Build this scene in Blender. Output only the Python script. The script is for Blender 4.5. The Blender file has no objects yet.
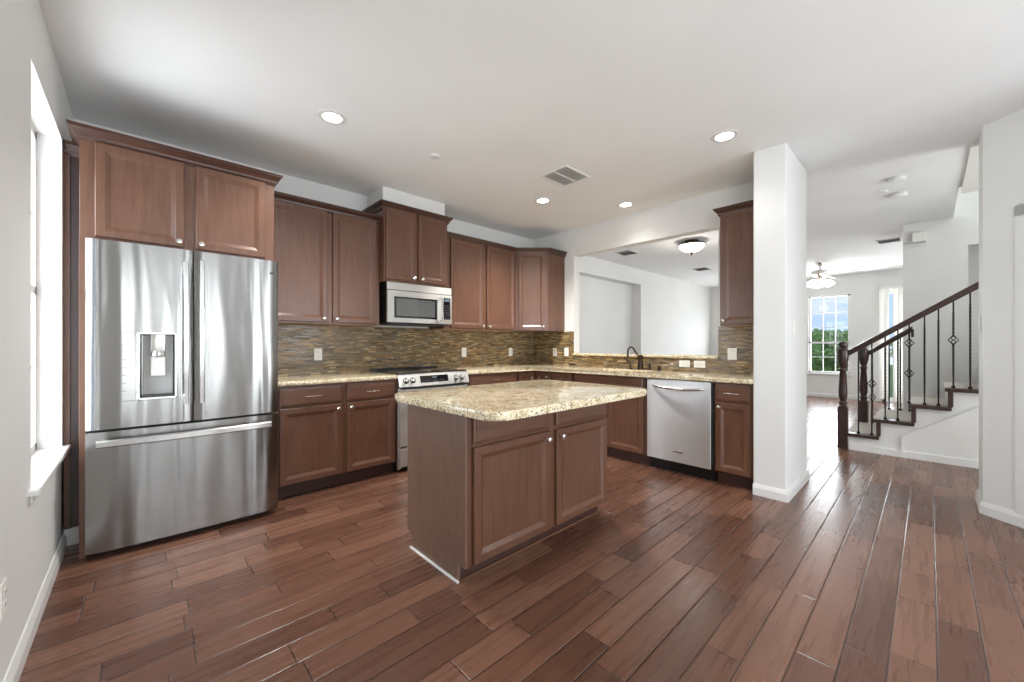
import bpy, bmesh, math, random
from mathutils import Vector, Matrix
random.seed(7)
PI = math.pi
C = bpy.context.scene.collection
CE = 2.743            # ceiling height

# ------------------------------------------------------------------ camera
cam_d = bpy.data.cameras.new('camera'); cam = bpy.data.objects.new('camera', cam_d); C.objects.link(cam)
cam.location = (0, 0, 1.2); cam.rotation_euler = (PI/2, 0, -math.atan(372/394))
cam_d.sensor_width = 36; cam_d.lens = 394/1024*36; cam_d.shift_y = 3.2/1024; cam_d.clip_start = 0.02
bpy.context.scene.camera = cam
# ------------------------------------------------------------------ view + world + lights
vs = bpy.context.scene.view_settings
bpy.context.scene.display_settings.display_device = 'sRGB'
vs.view_transform = 'Standard'; vs.look = 'None'; vs.gamma = 1; vs.use_curve_mapping = False
vs.exposure = 0.56

def lin(c):
    r = []
    for v in c[:3]:
        v = v/255; r.append(v/12.92 if v <= .04045 else ((v+.055)/1.055)**2.4)
    return (*r, 1)

W = bpy.data.worlds.new('sky'); bpy.context.scene.world = W; W.use_nodes = True
nt = W.node_tree; nt.nodes.clear()
wo = nt.nodes.new('ShaderNodeOutputWorld'); bg = nt.nodes.new('ShaderNodeBackground')
tc = nt.nodes.new('ShaderNodeTexCoord'); mp = nt.nodes.new('ShaderNodeMapping'); nz = nt.nodes.new('ShaderNodeTexNoise')
rp = nt.nodes.new('ShaderNodeValToRGB')
mp.inputs['Scale'].default_value = (2.5, 2.5, 9); nz.inputs['Scale'].default_value = 2.2; nz.inputs['Detail'].default_value = 5
rp.color_ramp.elements[0].position = .50; rp.color_ramp.elements[0].color = lin((180, 205, 238))
rp.color_ramp.elements[1].position = .74; rp.color_ramp.elements[1].color = lin((236, 240, 247))
nt.links.new(tc.outputs['Generated'], mp.inputs[0]); nt.links.new(mp.outputs[0], nz.inputs['Vector'])
nt.links.new(nz.outputs[0], rp.inputs[0]); nt.links.new(rp.outputs[0], bg.inputs[0]); nt.links.new(bg.outputs[0], wo.inputs[0])
bg.inputs[1].default_value = .85

def area(name, loc, direction, sx, sy, power, col=(1, 1, 1)):
    d = bpy.data.lights.new(name, 'AREA'); d.shape = 'RECTANGLE'; d.size = sx; d.size_y = sy; d.energy = power; d.color = col
    o = bpy.data.objects.new(name, d); C.objects.link(o); o.location = loc
    o.rotation_euler = Vector(direction).to_track_quat('-Z', 'Y').to_euler()
    return o
DAY = (0.90, 0.965, 1.0)
# daylight at the windows in view, plus added fill and streak lights
UP = .12
area('rear_streak_fill_left', (-.165, -3.02, 1.35), (0, 1, UP), .16, 2.1, 10, DAY)  # slim lights are unseen, placed behind the camera to streak the refrigerator
area('rear_streak_fill_middle', (.56, -3.02, 1.35), (0, 1, UP), .14, 2.1, 10, DAY)
area('rear_streak_fill_right', (1.12, -3.02, 1.35), (0, 1, UP), .14, 2.1, 11, DAY)
area('rear_wide_fill', (2.9, -3.02, 1.35), (0, 1, .05), 1.1, 2.1, 42, DAY)  # unseen, added behind the camera to light the room
area('daylight_left_window', (-0.56, 3.016, 1.40), (1, -.1, 0), 0.85, 1.7, 23, DAY)
area('left_rear_fill', (-0.56, -1.4, 1.4), (1, .25, 0), 1.9, 1.9, 62, DAY)  # unseen, added together with its opening to brighten the kitchen
area('entry_fill', (5.2, -2.55, 1.4), (0, 1, 0), 0.9, 2.0, 42, DAY)  # added fill for hall and stairs, no window behind it
area('daylight_living_window', (11.46, 1.56, 1.42), (-1, 0, .1), 0.72, 1.75, 42, DAY)
area('daylight_patio_door', (11.46, -0.2, 1.2), (-1, 0.2, .1), 1.7, 2.1, 62, DAY)
area('living_side_fill', (9.3, -1.35, 1.5), (-.2, 1, .2), 1.8, 1.7, 30, DAY)  # added fill in front of a solid wall, brightens the living room
area('breakfast_east_fill', (11.25, 3.0, 1.5), (-1, 0, .2), 1.2, 1.5, 24, DAY)  # added fill, the far wall has no window here
area('stairwell_fill', (6.6, -2.8, 4.4), (0, 1, -.4), 1.0, 1.2, 25, DAY)  # added light inside the closed stairwell shaft

# ------------------------------------------------------------------ mesh helpers
OFF = {}
def props(o, label=None, cat=None, group=None, kind=None):
    if label: o['label'] = label
    if cat: o['category'] = cat
    if group: o['group'] = group
    if kind: o['kind'] = kind
def thing(name, label, cat, loc=(0, 0, 0), rot=0, group=None, world=True):
    o = bpy.data.objects.new(name, None); C.objects.link(o); o.location = loc; o.rotation_euler = (0, 0, rot)
    o.empty_display_size = .05
    props(o, label, cat, group)
    OFF[o.name] = Vector((-loc[0], -loc[1], -loc[2])) if world else Vector((0, 0, -loc[2]))
    return o
def obj(name, bm, mat, parent=None, smooth=False, label=None, auto=True):
    me = bpy.data.meshes.new(name)
    if parent is not None:
        r = parent
        while r.parent: r = r.parent
        off = OFF.get(r.name, Vector((0, 0, 0)))
        if off.length: bmesh.ops.translate(bm, verts=bm.verts, vec=off)
    bmesh.ops.recalc_face_normals(bm, faces=bm.faces)
    if smooth:
        for f in bm.faces: f.smooth = True
        for e in bm.edges:
            if len(e.link_faces) == 2 and e.calc_face_angle(0) > .6: e.smooth = False
    bm.to_mesh(me); bm.free()
    me.materials.append(mat)
    o = bpy.data.objects.new(name, me); C.objects.link(o)
    if parent is not None: o.parent = parent
    if label: o['label'] = label
    return o
def rebase(o, loc):
    """one-mesh thing: put its origin at its base"""
    o.data.transform(Matrix.Translation(-Vector(loc))); o.location = loc
    return o
def single(name, bm, mat, label, cat, loc, group=None, smooth=False, rot=None):
    o = obj(name, bm, mat, None, smooth); rebase(o, loc); props(o, label, cat, group); return o
def struct(name, bm, mat, parent=None, smooth=False):
    o = obj(name, bm, mat, parent, smooth)
    if parent is None: o['kind'] = 'structure'
    return o
def BM(): return bmesh.new()
def box(bm, x0, y0, z0, x1, y1, z1, bev=0, seg=1):
    r = bmesh.ops.create_cube(bm, size=1); vs_ = r['verts']
    for v in vs_:
        v.co = Vector(((x0+x1)/2+v.co.x*(x1-x0), (y0+y1)/2+v.co.y*(y1-y0), (z0+z1)/2+v.co.z*(z1-z0)))
    if bev:
        es = list({e for v in vs_ for e in v.link_edges})
        bmesh.ops.bevel(bm, geom=es, offset=bev, segments=seg, affect='EDGES', profile=.5, clamp_overlap=True)
    return bm
def B(*a, **k):
    return box(BM(), *a, **k)
def prism(bm, pts, z0, z1, bev=0, seg=3, axis='z', vert=False):
    def P(a, b, c):
        return (a, b, c) if axis == 'z' else ((c, a, b) if axis == 'x' else (a, c, b))
    lo = [bm.verts.new(P(p[0], p[1], z0)) for p in pts]; hi = [bm.verts.new(P(p[0], p[1], z1)) for p in pts]
    n = len(pts)
    f0 = bm.faces.new(lo[::-1]); f1 = bm.faces.new(hi)
    side = [bm.faces.new((lo[i], lo[(i+1) % n], hi[(i+1) % n], hi[i])) for i in range(n)]
    if bev:
        es = set(f0.edges) | set(f1.edges)
        bmesh.ops.bevel(bm, geom=list(es), offset=bev, segments=seg, affect='EDGES', profile=.5, clamp_overlap=True)
    return bm
def ring(bm, c, u, v, r, n):
    return [bm.verts.new(c + u*(math.cos(2*PI*i/n)*r) + v*(math.sin(2*PI*i/n)*r)) for i in range(n)]
def tube(bm, pts, rad, n=10, caps=True):
    pts = [Vector(p) for p in pts]
    rads = rad if isinstance(rad, (list, tuple)) else [rad]*len(pts)
    prev = None; first = None; up = None
    for i, p in enumerate(pts):
        t = (pts[min(i+1, len(pts)-1)] - pts[max(i-1, 0)]).normalized()
        if up is None:
            up = Vector((0, 0, 1)) if abs(t.z) < .9 else Vector((1, 0, 0))
        u = t.cross(up).normalized(); v = u.cross(t).normalized(); up = v
        rg = ring(bm, p, u, v, rads[i], n)
        if prev:
            for k in range(n): bm.faces.new((prev[k], prev[(k+1) % n], rg[(k+1) % n], rg[k]))
        else: first = rg
        prev = rg
    if caps: bm.faces.new(first[::-1]); bm.faces.new(prev)
    return bm
def lathe(bm, prof, o=(0, 0, 0), axis=(0, 0, 1), n=20):
    a = Vector(axis).normalized(); h = Vector((1, 0, 0)) if abs(a.x) < .9 else Vector((0, 1, 0))
    u = a.cross(h).normalized(); v = a.cross(u); o = Vector(o); prev = None
    for r, z in prof:
        rg = ring(bm, o+a*z, u, v, max(r, 1e-5), n)
        if prev:
            for k in range(n): bm.faces.new((prev[k], prev[(k+1) % n], rg[(k+1) % n], rg[k]))
        else: first = rg
        prev = rg
    bm.faces.new(first[::-1]); bm.faces.new(prev)
    return bm
def sweep(bm, path, prof, closed=False):
    """path: 2D points, prof: (outward, z) closed profile; outward = right side of travel"""
    n = len(path); rings = []
    for i, p in enumerate(path):
        p = Vector(p); ns = []
        if i > 0 or closed:
            d = (p-Vector(path[i-1])).normalized(); ns.append(Vector((d.y, -d.x)))
        if i < n-1 or closed:
            d = (Vector(path[(i+1) % n])-p).normalized(); ns.append(Vector((d.y, -d.x)))
        m = ns[0] if len(ns) == 1 else (ns[0]+ns[1])/(1+ns[0].dot(ns[1]))
        rings.append([bm.verts.new((p.x+m.x*q[0], p.y+m.y*q[0], q[1])) for q in prof])
    k = len(prof)
    for i in range(n if closed else n-1):
        a, b = rings[i], rings[(i+1) % n]
        for j in range(k): bm.faces.new((a[j], a[(j+1) % k], b[(j+1) % k], b[j]))
    if not closed: bm.faces.new(rings[0]); bm.faces.new(rings[-1][::-1])
    return bm
def door_bm(bm, x0, z0, x1, z1, yf, th=.022, rail=.055, raised=False):
    """framed cabinet front, front face at y = yf looking to -y"""
    loops = [(0, th), (0, .004), (.004, 0), (rail-.014, 0), (rail-.011, .002), (rail+.010, .0115), (rail+.014, .0115)]
    if raised: loops += [(rail+.016, .006)]
    prev = None; first = None
    for ins, d in loops:
        x_, X_, z_, Z_ = x0+ins, x1-ins, z0+ins, z1-ins
        if X_ <= x_ or Z_ <= z_: break
        rg = [bm.verts.new(p) for p in ((x_, yf+d, z_), (X_, yf+d, z_), (X_, yf+d, Z_), (x_, yf+d, Z_))]
        if prev:
            for k in range(4): bm.faces.new((prev[k], prev[(k+1) % 4], rg[(k+1) % 4], rg[k]))
        else: first = rg
        prev = rg
    bm.faces.new(prev); bm.faces.new(first[::-1])
    return bm
def drawer_bm(bm, x0, z0, x1, z1, yf, th=.022):
    loops = [(0, th), (0, .008), (.004, .005), (.012, .004), (.016, .0), (.02, 0)]
    prev = None; first = None
    for ins, d in loops:
        rg = [bm.verts.new(p) for p in ((x0+ins, yf+d, z0+ins), (x1-ins, yf+d, z0+ins), (x1-ins, yf+d, z1-ins), (x0+ins, yf+d, z1-ins))]
        if prev:
            for k in range(4): bm.faces.new((prev[k], prev[(k+1) % 4], rg[(k+1) % 4], rg[k]))
        else: first = rg
        prev = rg
    bm.faces.new(prev); bm.faces.new(first[::-1])
    return bm

# ------------------------------------------------------------------ materials
class N:
    def __init__(s, name):
        s.m = bpy.data.materials.new(name); s.m.use_nodes = True; s.t = s.m.node_tree; s.t.nodes.clear()
        s.out = s.new('ShaderNodeOutputMaterial'); s.p = s.new('ShaderNodeBsdfPrincipled'); s.link(s.p.outputs[0], s.out.inputs[0])
    def new(s, k, **kw):
        n = s.t.nodes.new(k)
        for a, b in kw.items(): setattr(n, a, b)
        return n
    def link(s, a, b): s.t.links.new(a, b)
    def inp(s, nm, v): s.p.inputs[nm].default_value = v
    def math(s, op, a, b=None, c=None):
        n = s.new('ShaderNodeMath', operation=op)
        for i, x in enumerate((a, b, c)):
            if x is None: continue
            if isinstance(x, (int, float)): n.inputs[i].default_value = x
            else: s.link(x, n.inputs[i])
        return n.outputs[0]
    def noise(s, vec, scale, detail=3, rough=.5, dist=0):
        n = s.new('ShaderNodeTexNoise'); n.inputs['Scale'].default_value = scale; n.inputs['Detail'].default_value = detail
        n.inputs['Roughness'].default_value = rough; n.inputs['Distortion'].default_value = dist
        if vec is not None: s.link(vec, n.inputs['Vector'])
        return n
    def mapping(s, scale=(1, 1, 1), src='Object'):
        t = s.new('ShaderNodeTexCoord'); m = s.new('ShaderNodeMapping'); m.inputs['Scale'].default_value = scale
        s.link(t.outputs[src], m.inputs[0]); return m.outputs[0]
    def ramp(s, fac, stops, interp='LINEAR'):
        r = s.new('ShaderNodeValToRGB'); r.color_ramp.interpolation = interp
        e = r.color_ramp.elements
        e[1].position = stops[-1][0]; e[1].color = lin(stops[-1][1]); e[0].position = stops[0][0]; e[0].color = lin(stops[0][1])
        for p, c in stops[1:-1]: e.new(p).color = lin(c)
        s.link(fac, r.inputs[0]); return r.outputs[0]
    def bump(s, h, strength=.2, dist=.01, normal=None):
        b = s.new('ShaderNodeBump'); b.inputs['Strength'].default_value = strength; b.inputs['Distance'].default_value = dist
        s.link(h, b.inputs['Height'])
        if normal is not None: s.link(normal, b.inputs['Normal'])
        return b.outputs[0]
def plain(name, c, rough=.5, metal=0, **kw):
    n = N(name); n.inp('Base Color', lin(c)); n.inp('Roughness', rough); n.inp('Metallic', metal)
    for k, v in kw.items(): n.inp(k.replace('_', ' '), v)
    return n.m
def paint(name, c, rough=.6, bump=.08, sc=140):
    n = N(name); v = n.mapping(); a = n.noise(v, 1.3, 2)
    n.link(n.ramp(a.outputs[0], [(.35, [x*.985 for x in c]), (.65, c)]), n.p.inputs['Base Color'])
    n.inp('Roughness', rough); n.inp('Specular IOR Level', .3)
    b = n.noise(v, sc, 2); n.link(n.bump(b.outputs[0], bump, .003), n.p.inputs['Normal'])
    return n.m
M = {}
M['wall'] = paint('wall_paint', (230, 229, 226))
M['ceil'] = paint('ceiling_paint', (244, 244, 243), .8, .2, 60)
M['trim'] = plain('white_trim', (228, 227, 224), .35)
M['white'] = plain('white_plastic', (238, 236, 230), .3)

def wood(name, dark, lightc, rough=.33, axis='z', sc=1.0, coat=.15):
    n = N(name)
    s = {'z': (14, 14, 1.1), 'x': (1.1, 14, 14)}[axis]
    v = n.mapping(tuple(a*sc for a in s)); g = n.noise(v, 3.0, 6, .6, .6)
    v2 = n.mapping((1, 1, 1)); g2 = n.noise(v2, 2.2, 3)
    f = n.math('ADD', n.math('MULTIPLY', g.outputs[0], .7), n.math('MULTIPLY', g2.outputs[0], .3))
    n.link(n.ramp(f, [(.32, dark), (.68, lightc)]), n.p.inputs['Base Color'])
    n.inp('Roughness', rough); n.inp('Coat Weight', coat); n.inp('Coat Roughness', .25)
    n.link(n.bump(g.outputs[0], .04, .002), n.p.inputs['Normal'])
    return n.m
M['wood'] = wood('brown_cabinet_wood', (86, 55, 40), (111, 76, 57))
M['woodh'] = wood('brown_cabinet_wood_horizontal', (86, 55, 40), (111, 76, 57), axis='x')
M['island_side_lit'] = wood('lit_grained_end_panel', (102, 76, 62), (124, 97, 81), .4, sc=2.0)  # end panel colour lightened to carry light from the left window
M['under'] = wood('pale_cabinet_underside', (150, 116, 88), (170, 136, 104), .5)
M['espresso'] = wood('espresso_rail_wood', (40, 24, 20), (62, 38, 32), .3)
M['crown'] = wood('dark_crown_wood', (58, 36, 28), (82, 52, 41), .3, axis='x')
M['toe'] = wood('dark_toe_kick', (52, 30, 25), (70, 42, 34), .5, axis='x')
M['nickel'] = plain('brushed_nickel', (225, 222, 216), .22, 1)
M['bronze'] = plain('oil_rubbed_bronze', (62, 50, 44), .32, .9)
M['iron'] = plain('black_iron', (34, 30, 30), .45, .5)
M['liner'] = plain('satin_grey_liner', (176, 176, 174), .45)
M['black'] = plain('black_plastic', (18, 18, 19), .35)
M['blackglass'] = plain('black_glass', (16, 16, 18), .05, 0, Coat_Weight=1.0)
M['grey'] = plain('dark_grey_metal', (70, 70, 72), .45, .3)
M['plate'] = plain('off_white_plate', (240, 238, 230), .35)
M['slot'] = plain('slot_dark', (60, 58, 55), .6)
M['cream'] = plain('cream_sink', (226, 216, 196), .25)
M['greyvent'] = plain('grey_vent_louvre', (205, 205, 203), .5)
M['ventdark'] = plain('vent_shadow', (178, 178, 177), .7)
M['carpet'] = paint('pale_carpet', (205, 199, 190), .95, .6, 300)

def emit(name, c, s):
    n = N(name); n.inp('Base Color', lin(c)); n.inp('Emission Color', lin(c)); n.inp('Emission Strength', s); n.inp('Roughness', .4)
    return n.m
M['lamp'] = emit('lit_lamp_lens', (255, 250, 240), 14)
M['bowl'] = emit('lit_glass_bowl', (255, 246, 236), 3.0)
M['led'] = emit('oven_clock_glow', (90, 105, 115), .03)

def steel(name, wob=.35, base=(208, 208, 206), rough=.2, sx=5.0, an=.75):
    n = N(name); tg = n.new('ShaderNodeTangent', direction_type='RADIAL', axis='Z'); n.link(tg.outputs[0], n.p.inputs['Tangent']); n.inp('Anisotropic', an); n.inp('Anisotropic Rotation', .25); n.inp('Base Color', lin(base)); n.inp('Metallic', 1); n.inp('Roughness', rough)
    v = n.mapping((sx, sx, .55)); a = n.noise(v, 1.0, 1.5, .4, .4)
    v2 = n.mapping((2, 2, 260)); b = n.noise(v2, 1.0, 2)
    nb = n.bump(b.outputs[0], .01, .0005)
    n.link(n.bump(a.outputs[0], wob, .05, nb), n.p.inputs['Normal'])
    n.link(n.math('MULTIPLY_ADD', b.outputs[0], .12, rough-.06), n.p.inputs['Roughness'])
    return n.m
M['steel'] = steel('brushed_stainless_steel', .3, (150, 149, 147), .20)
M['steel2'] = steel('flat_stainless_steel', .06, (215, 214, 210), .32, 3)
M['steel3'] = steel('dishwasher_stainless_steel', .15, (214, 215, 216), .40, 3, .85)
M['steelh'] = plain('polished_steel_handle', (215, 215, 213), .2, 1)

def floor_mat():
    n = N('hand_scraped_wood_planks')
    t = n.new('ShaderNodeTexCoord'); sp = n.new('ShaderNodeSeparateXYZ'); n.link(t.outputs['Object'], sp.inputs[0])
    x, y = sp.outputs[0], sp.outputs[1]
    w = .127
    yr = n.math('DIVIDE', n.math('ADD', y, .02), w); row = n.math('FLOOR', yr); fy = n.math('FRACT', yr)
    wn = n.new('ShaderNodeTexWhiteNoise', noise_dimensions='1D'); n.link(row, wn.inputs['W'])
    Ln = n.math('MULTIPLY_ADD', wn.outputs['Value'], .35, .62)
    off = n.math('MULTIPLY', n.math('FRACT', n.math('MULTIPLY', wn.outputs['Value'], 17.31)), 1.4)
    xr = n.math('DIVIDE', n.math('ADD', n.math('ADD', x, 20), off), Ln); cell = n.math('FLOOR', xr); fx = n.math('FRACT', xr)
    # second, uneven joint inside each cell
    cx = n.new('ShaderNodeCombineXYZ'); n.link(row, cx.inputs[0]); n.link(cell, cx.inputs[1])
    w2 = n.new('ShaderNodeTexWhiteNoise', noise_dimensions='2D'); n.link(cx.outputs[0], w2.inputs['Vector'])
    cut = n.math('MULTIPLY_ADD', w2.outputs['Value'], .5, .25)
    side = n.math('GREATER_THAN', fx, cut)
    on = n.math('GREATER_THAN', n.math('FRACT', n.math('MULTIPLY', w2.outputs['Value'], 9.7)), .55)
    side = n.math('MULTIPLY', side, on)
    cy = n.new('ShaderNodeCombineXYZ'); n.link(row, cy.inputs[0]); n.link(cell, cy.inputs[1]); n.link(side, cy.inputs[2])
    w3 = n.new('ShaderNodeTexWhiteNoise', noise_dimensions='3D'); n.link(cy.outputs[0], w3.inputs['Vector'])
    rnd = w3.outputs['Value']
    # seam distances (metres)
    dy = n.math('MULTIPLY', n.math('MINIMUM', fy, n.math('SUBTRACT', 1, fy)), w)
    dx = n.math('MULTIPLY', n.math('MINIMUM', fx, n.math('SUBTRACT', 1, fx)), Ln)
    dc = n.math('MULTIPLY', n.math('ABSOLUTE', n.math('SUBTRACT', fx, cut)), Ln)
    dc = n.math('ADD', dc, n.math('MULTIPLY', n.math('SUBTRACT', 1, on), 1))
    d = n.math('MINIMUM', dy, n.math('MINIMUM', dx, dc))
    mr = n.new('ShaderNodeMapRange'); mr.inputs['From Min'].default_value = .0008; mr.inputs['From Max'].default_value = .0030
    n.link(d, mr.inputs['Value']); seam = mr.outputs[0]
    # grain
    sv = n.new('ShaderNodeCombineXYZ')
    n.link(n.math('ADD', n.math('MULTIPLY', x, 1.1), n.math('MULTIPLY', rnd, 37)), sv.inputs[0]); n.link(n.math('MULTIPLY', y, 22), sv.inputs[1]); n.link(n.math('MULTIPLY', rnd, 11), sv.inputs[2])
    g = n.noise(sv.outputs[0], 1.6, 3, .5, 0)
    sv2 = n.new('ShaderNodeCombineXYZ'); n.link(n.math('ADD', n.math('MULTIPLY', x, 1.6), n.math('MULTIPLY', rnd, 19)), sv2.inputs[0]); n.link(n.math('MULTIPLY', y, 5), sv2.inputs[1])
    n.link(n.math('MULTIPLY_ADD', rnd, 7.3, .37), sv2.inputs[2]); g2 = n.noise(sv2.outputs[0], 1.3, 2, .5)
    f = n.math('ADD', n.math('MULTIPLY_ADD', rnd, .34, .18), n.math('MULTIPLY', g.outputs[0], .42))
    col = n.ramp(f, [(.28, (78, 49, 38)), (.50, (98, 65, 50)), (.68, (116, 80, 63)), (.85, (134, 98, 78))])
    mx = n.new('ShaderNodeMix', data_type='RGBA'); n.link(seam, mx.inputs[0]); mx.inputs[6].default_value = lin((30, 17, 14)); n.link(col, mx.inputs[7])
    n.link(mx.outputs[2], n.p.inputs['Base Color'])
    n.link(n.math('MULTIPLY_ADD', g.outputs[0], .12, .22), n.p.inputs['Roughness'])
    n.inp('Specular IOR Level', .55)
    # scraped relief : ripples across the plank + grooves
    sv3 = n.new('ShaderNodeCombineXYZ'); n.link(n.math('ADD', n.math('MULTIPLY', x, 22), n.math('MULTIPLY', rnd, 50)), sv3.inputs[0]); n.link(n.math('MULTIPLY', y, 7), sv3.inputs[1]); n.link(n.math('MULTIPLY_ADD', rnd, 5.1, .41), sv3.inputs[2])
    r = n.noise(sv3.outputs[0], 1.0, 1)
    b1 = n.bump(r.outputs[0], .16, .004); b2 = b1
    mr2 = n.new('ShaderNodeMapRange'); mr2.inputs['From Max'].default_value = .006; n.link(d, mr2.inputs['Value'])
    mr2.interpolation_type = 'SMOOTHSTEP'
    b3 = n.bump(mr2.outputs[0], .55, .003, b2); n.link(b3, n.p.inputs['Normal'])
    return n.m
M['floor'] = floor_mat()

def mosaic(name, along):
    n = N(name)
    t = n.new('ShaderNodeTexCoord'); sp = n.new('ShaderNodeSeparateXYZ'); n.link(t.outputs['Object'], sp.inputs[0])
    x, z = sp.outputs[along], sp.outputs[2]
    h = .0125
    zr = n.math('DIVIDE', z, h); row = n.math('FLOOR', zr); fz = n.math('FRACT', zr)
    wn = n.new('ShaderNodeTexWhiteNoise', noise_dimensions='1D'); n.link(row, wn.inputs['W'])
    L = n.math('MULTIPLY_ADD', wn.outputs['Value'], .06, .06)
    xr = n.math('DIVIDE', n.math('ADD', n.math('ADD', x, 10), n.math('MULTIPLY', wn.outputs['Value'], 3.7)), L)
    cell = n.math('FLOOR', xr); fx = n.math('FRACT', xr)
    cc = n.new('ShaderNodeCombineXYZ'); n.link(row, cc.inputs[0]); n.link(cell, cc.inputs[1])
    w2 = n.new('ShaderNodeTexWhiteNoise', noise_dimensions='2D'); n.link(cc.outputs[0], w2.inputs['Vector'])
    v = n.mapping((8, 8, 60)); g = n.noise(v, 1.5, 3)
    f = n.math('ADD', n.math('MULTIPLY', w2.outputs['Value'], .86), n.math('MULTIPLY', g.outputs[0], .14))
    col = n.ramp(f, [(.0, (92, 68, 44)), (.14, (126, 102, 68)), (.30, (146, 116, 76)), (.42, (112, 98, 72)), (.54, (164, 136, 94)), (.66, (130, 114, 84)), (.78, (100, 88, 70)), (.87, (190, 166, 124)), (.95, (134, 128, 108))], 'CONSTANT')
    dz = n.math('MULTIPLY', n.math('MINIMUM', fz, n.math('SUBTRACT', 1, fz)), h)
    dx = n.math('MULTIPLY', n.math('MINIMUM', fx, n.math('SUBTRACT', 1, fx)), L)
    d = n.math('MINIMUM', dz, dx); mr = n.new('ShaderNodeMapRange'); mr.inputs['From Min'].default_value = .0004; mr.inputs['From Max'].default_value = .0014; n.link(d, mr.inputs['Value'])
    mx = n.new('ShaderNodeMix', data_type='RGBA'); n.link(mr.outputs[0], mx.inputs[0]); mx.inputs[6].default_value = lin((84, 76, 60)); n.link(col, mx.inputs[7])
    n.link(mx.outputs[2], n.p.inputs['Base Color'])
    n.link(n.math('MULTIPLY_ADD', w2.outputs['Value'], .3, .12), n.p.inputs['Roughness'])
    hgt = n.math('ADD', n.math('MULTIPLY', mr.outputs[0], .6), n.math('MULTIPLY', w2.outputs['Value'], .4))
    n.link(n.bump(hgt, .6, .003), n.p.inputs['Normal'])
    return n.m
M['mosx'] = mosaic('glass_stone_mosaic_back', 0)
M['mosy'] = mosaic('glass_stone_mosaic_side', 1)

def granite():
    n = N('speckled_gold_granite'); v = n.mapping()
    a = n.noise(v, 13, 5, .65, .8); b = n.noise(v, 85, 4, .7); vo = n.new('ShaderNodeTexVoronoi'); vo.inputs['Scale'].default_value = 150; n.link(v, vo.inputs['Vector'])
    f = n.math('ADD', n.math('MULTIPLY', a.outputs[0], .5), n.math('MULTIPLY', b.outputs[0], .5))
    col = n.ramp(f, [(.33, (110, 90, 68)), (.40, (184, 154, 112)), (.46, (215, 197, 160)), (.54, (233, 220, 190)), (.64, (242, 233, 212)), (.72, (194, 170, 136))])
    wn = n.new('ShaderNodeTexWhiteNoise', noise_dimensions='3D'); n.link(vo.outputs['Position'], wn.inputs['Vector'])
    sp = n.math('MULTIPLY', n.math('GREATER_THAN', wn.outputs['Value'], .86), n.math('GREATER_THAN', b.outputs[0], .47))
    mx = n.new('ShaderNodeMix', data_type='RGBA'); n.link(sp, mx.inputs[0]); n.link(col, mx.inputs[6]); mx.inputs[7].default_value = lin((66, 54, 46))
    n.link(mx.outputs[2], n.p.inputs['Base Color']); n.inp('Roughness', .12); n.inp('Specular IOR Level', .5); n.inp('Coat Weight', .15); n.inp('Coat Roughness', .05)
    return n.m
M['granite'] = granite()
def glassm():
    n = N('clear_window_glass'); n.t.nodes.remove(n.p)
    g = n.new('ShaderNodeBsdfGlossy'); g.inputs['Roughness'].default_value = .02; tr = n.new('ShaderNodeBsdfTransparent'); mx = n.new('ShaderNodeMixShader')
    mx.inputs[0].default_value = .012; n.link(tr.outputs[0], mx.inputs[1]); n.link(g.outputs[0], mx.inputs[2]); n.link(mx.outputs[0], n.out.inputs[0]); return n.m
M['glass'] = glassm()
def mwglass():
    n = N('microwave_door_screen'); n.inp('Base Color', lin((92, 94, 92))); n.inp('Roughness', .12); n.inp('Coat Weight', .6)
    return n.m
M['mwglass'] = mwglass()
M['leaf'] = plain('tree_leaf', (132, 162, 92), .7)
M['leaf2'] = plain('tree_leaf_pale', (166, 190, 128), .7)
M['bark'] = plain('tree_bark', (92, 76, 60), .9)
M['lawn'] = plain('lawn', (120, 140, 84), .9)

# ------------------------------------------------------------------ setting
LX, BY, RX = -.33, 4.02, 4.23
fl = B(-1.2, -3.4, -.12, 11.6, 5.6, 0); struct('floor', fl, M['floor'])
c = BM()
box(c, -.6, -3.4, CE, 11.6, -1.2, CE+.25) if False else None
box(c, -.6, -.2, CE, 11.6, 5.6, CE+.3)
box(c, -.6, -3.4, CE, 5.87, -.2, CE+.3)
box(c, 7.24, -3.4, CE, 11.6, -.2, CE+.3)
struct('ceiling', c, M['ceil'])
# added strip at the stairwell mouth, made white for light from the stairwell
s = BM(); prism(s, [(4.67, -.22), (6.05, -.22), (6.05, -1.6), (4.67, -1.6)], CE-.02, CE+.02)
struct('trim_1', s, M['white'])

# left wall with window opening
WY0, WY1, WZ0, WZ1 = 2.568, 3.464, .605, 2.39
w = BM()
box(w, -.48, 2.568-.0, 0, LX, 4.15, WZ0-.025); box(w, -.48, WY0, WZ1, LX, WY1, CE); box(w, -.48, WY1, 0, LX, 4.15, CE)
box(w, -.48, -.6, 0, LX, WY0, CE); box(w, -.48, -3.15, 0, LX, -2.2, CE); box(w, -.48, -2.2, 0, LX, -.6, .6); box(w, -.48, -2.2, 2.3, LX, -.6, CE)
struct('wall_left', w, M['wall'])
struct('wall_back', B(-.48, BY, 0, 4.35, BY+.15, CE), M['wall'])
# right wall : pass-through opening
PY0, PY1, PZ0, PZ1 = 1.455, 3.27, 1.05, 2.385
w = BM()
box(w, RX, .97, 0, 4.35, PY0, CE); box(w, RX, PY1, 0, 4.35, BY, CE); box(w, RX, PY0, 0, 4.35, PY1, PZ0); box(w, RX, PY0, PZ1, 4.35, PY1, CE)
struct('wall_right', w, M['wall'])
struct('wall_column', B(3.578, .747, 0, 4.305, .97, CE, bev=.008, seg=2), M['wall'])
# soffit box above the microwave cabinet
struct('trim_2', B(1.722, 3.66, 2.545, 2.438, BY+.01, CE), M['wall'])
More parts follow.
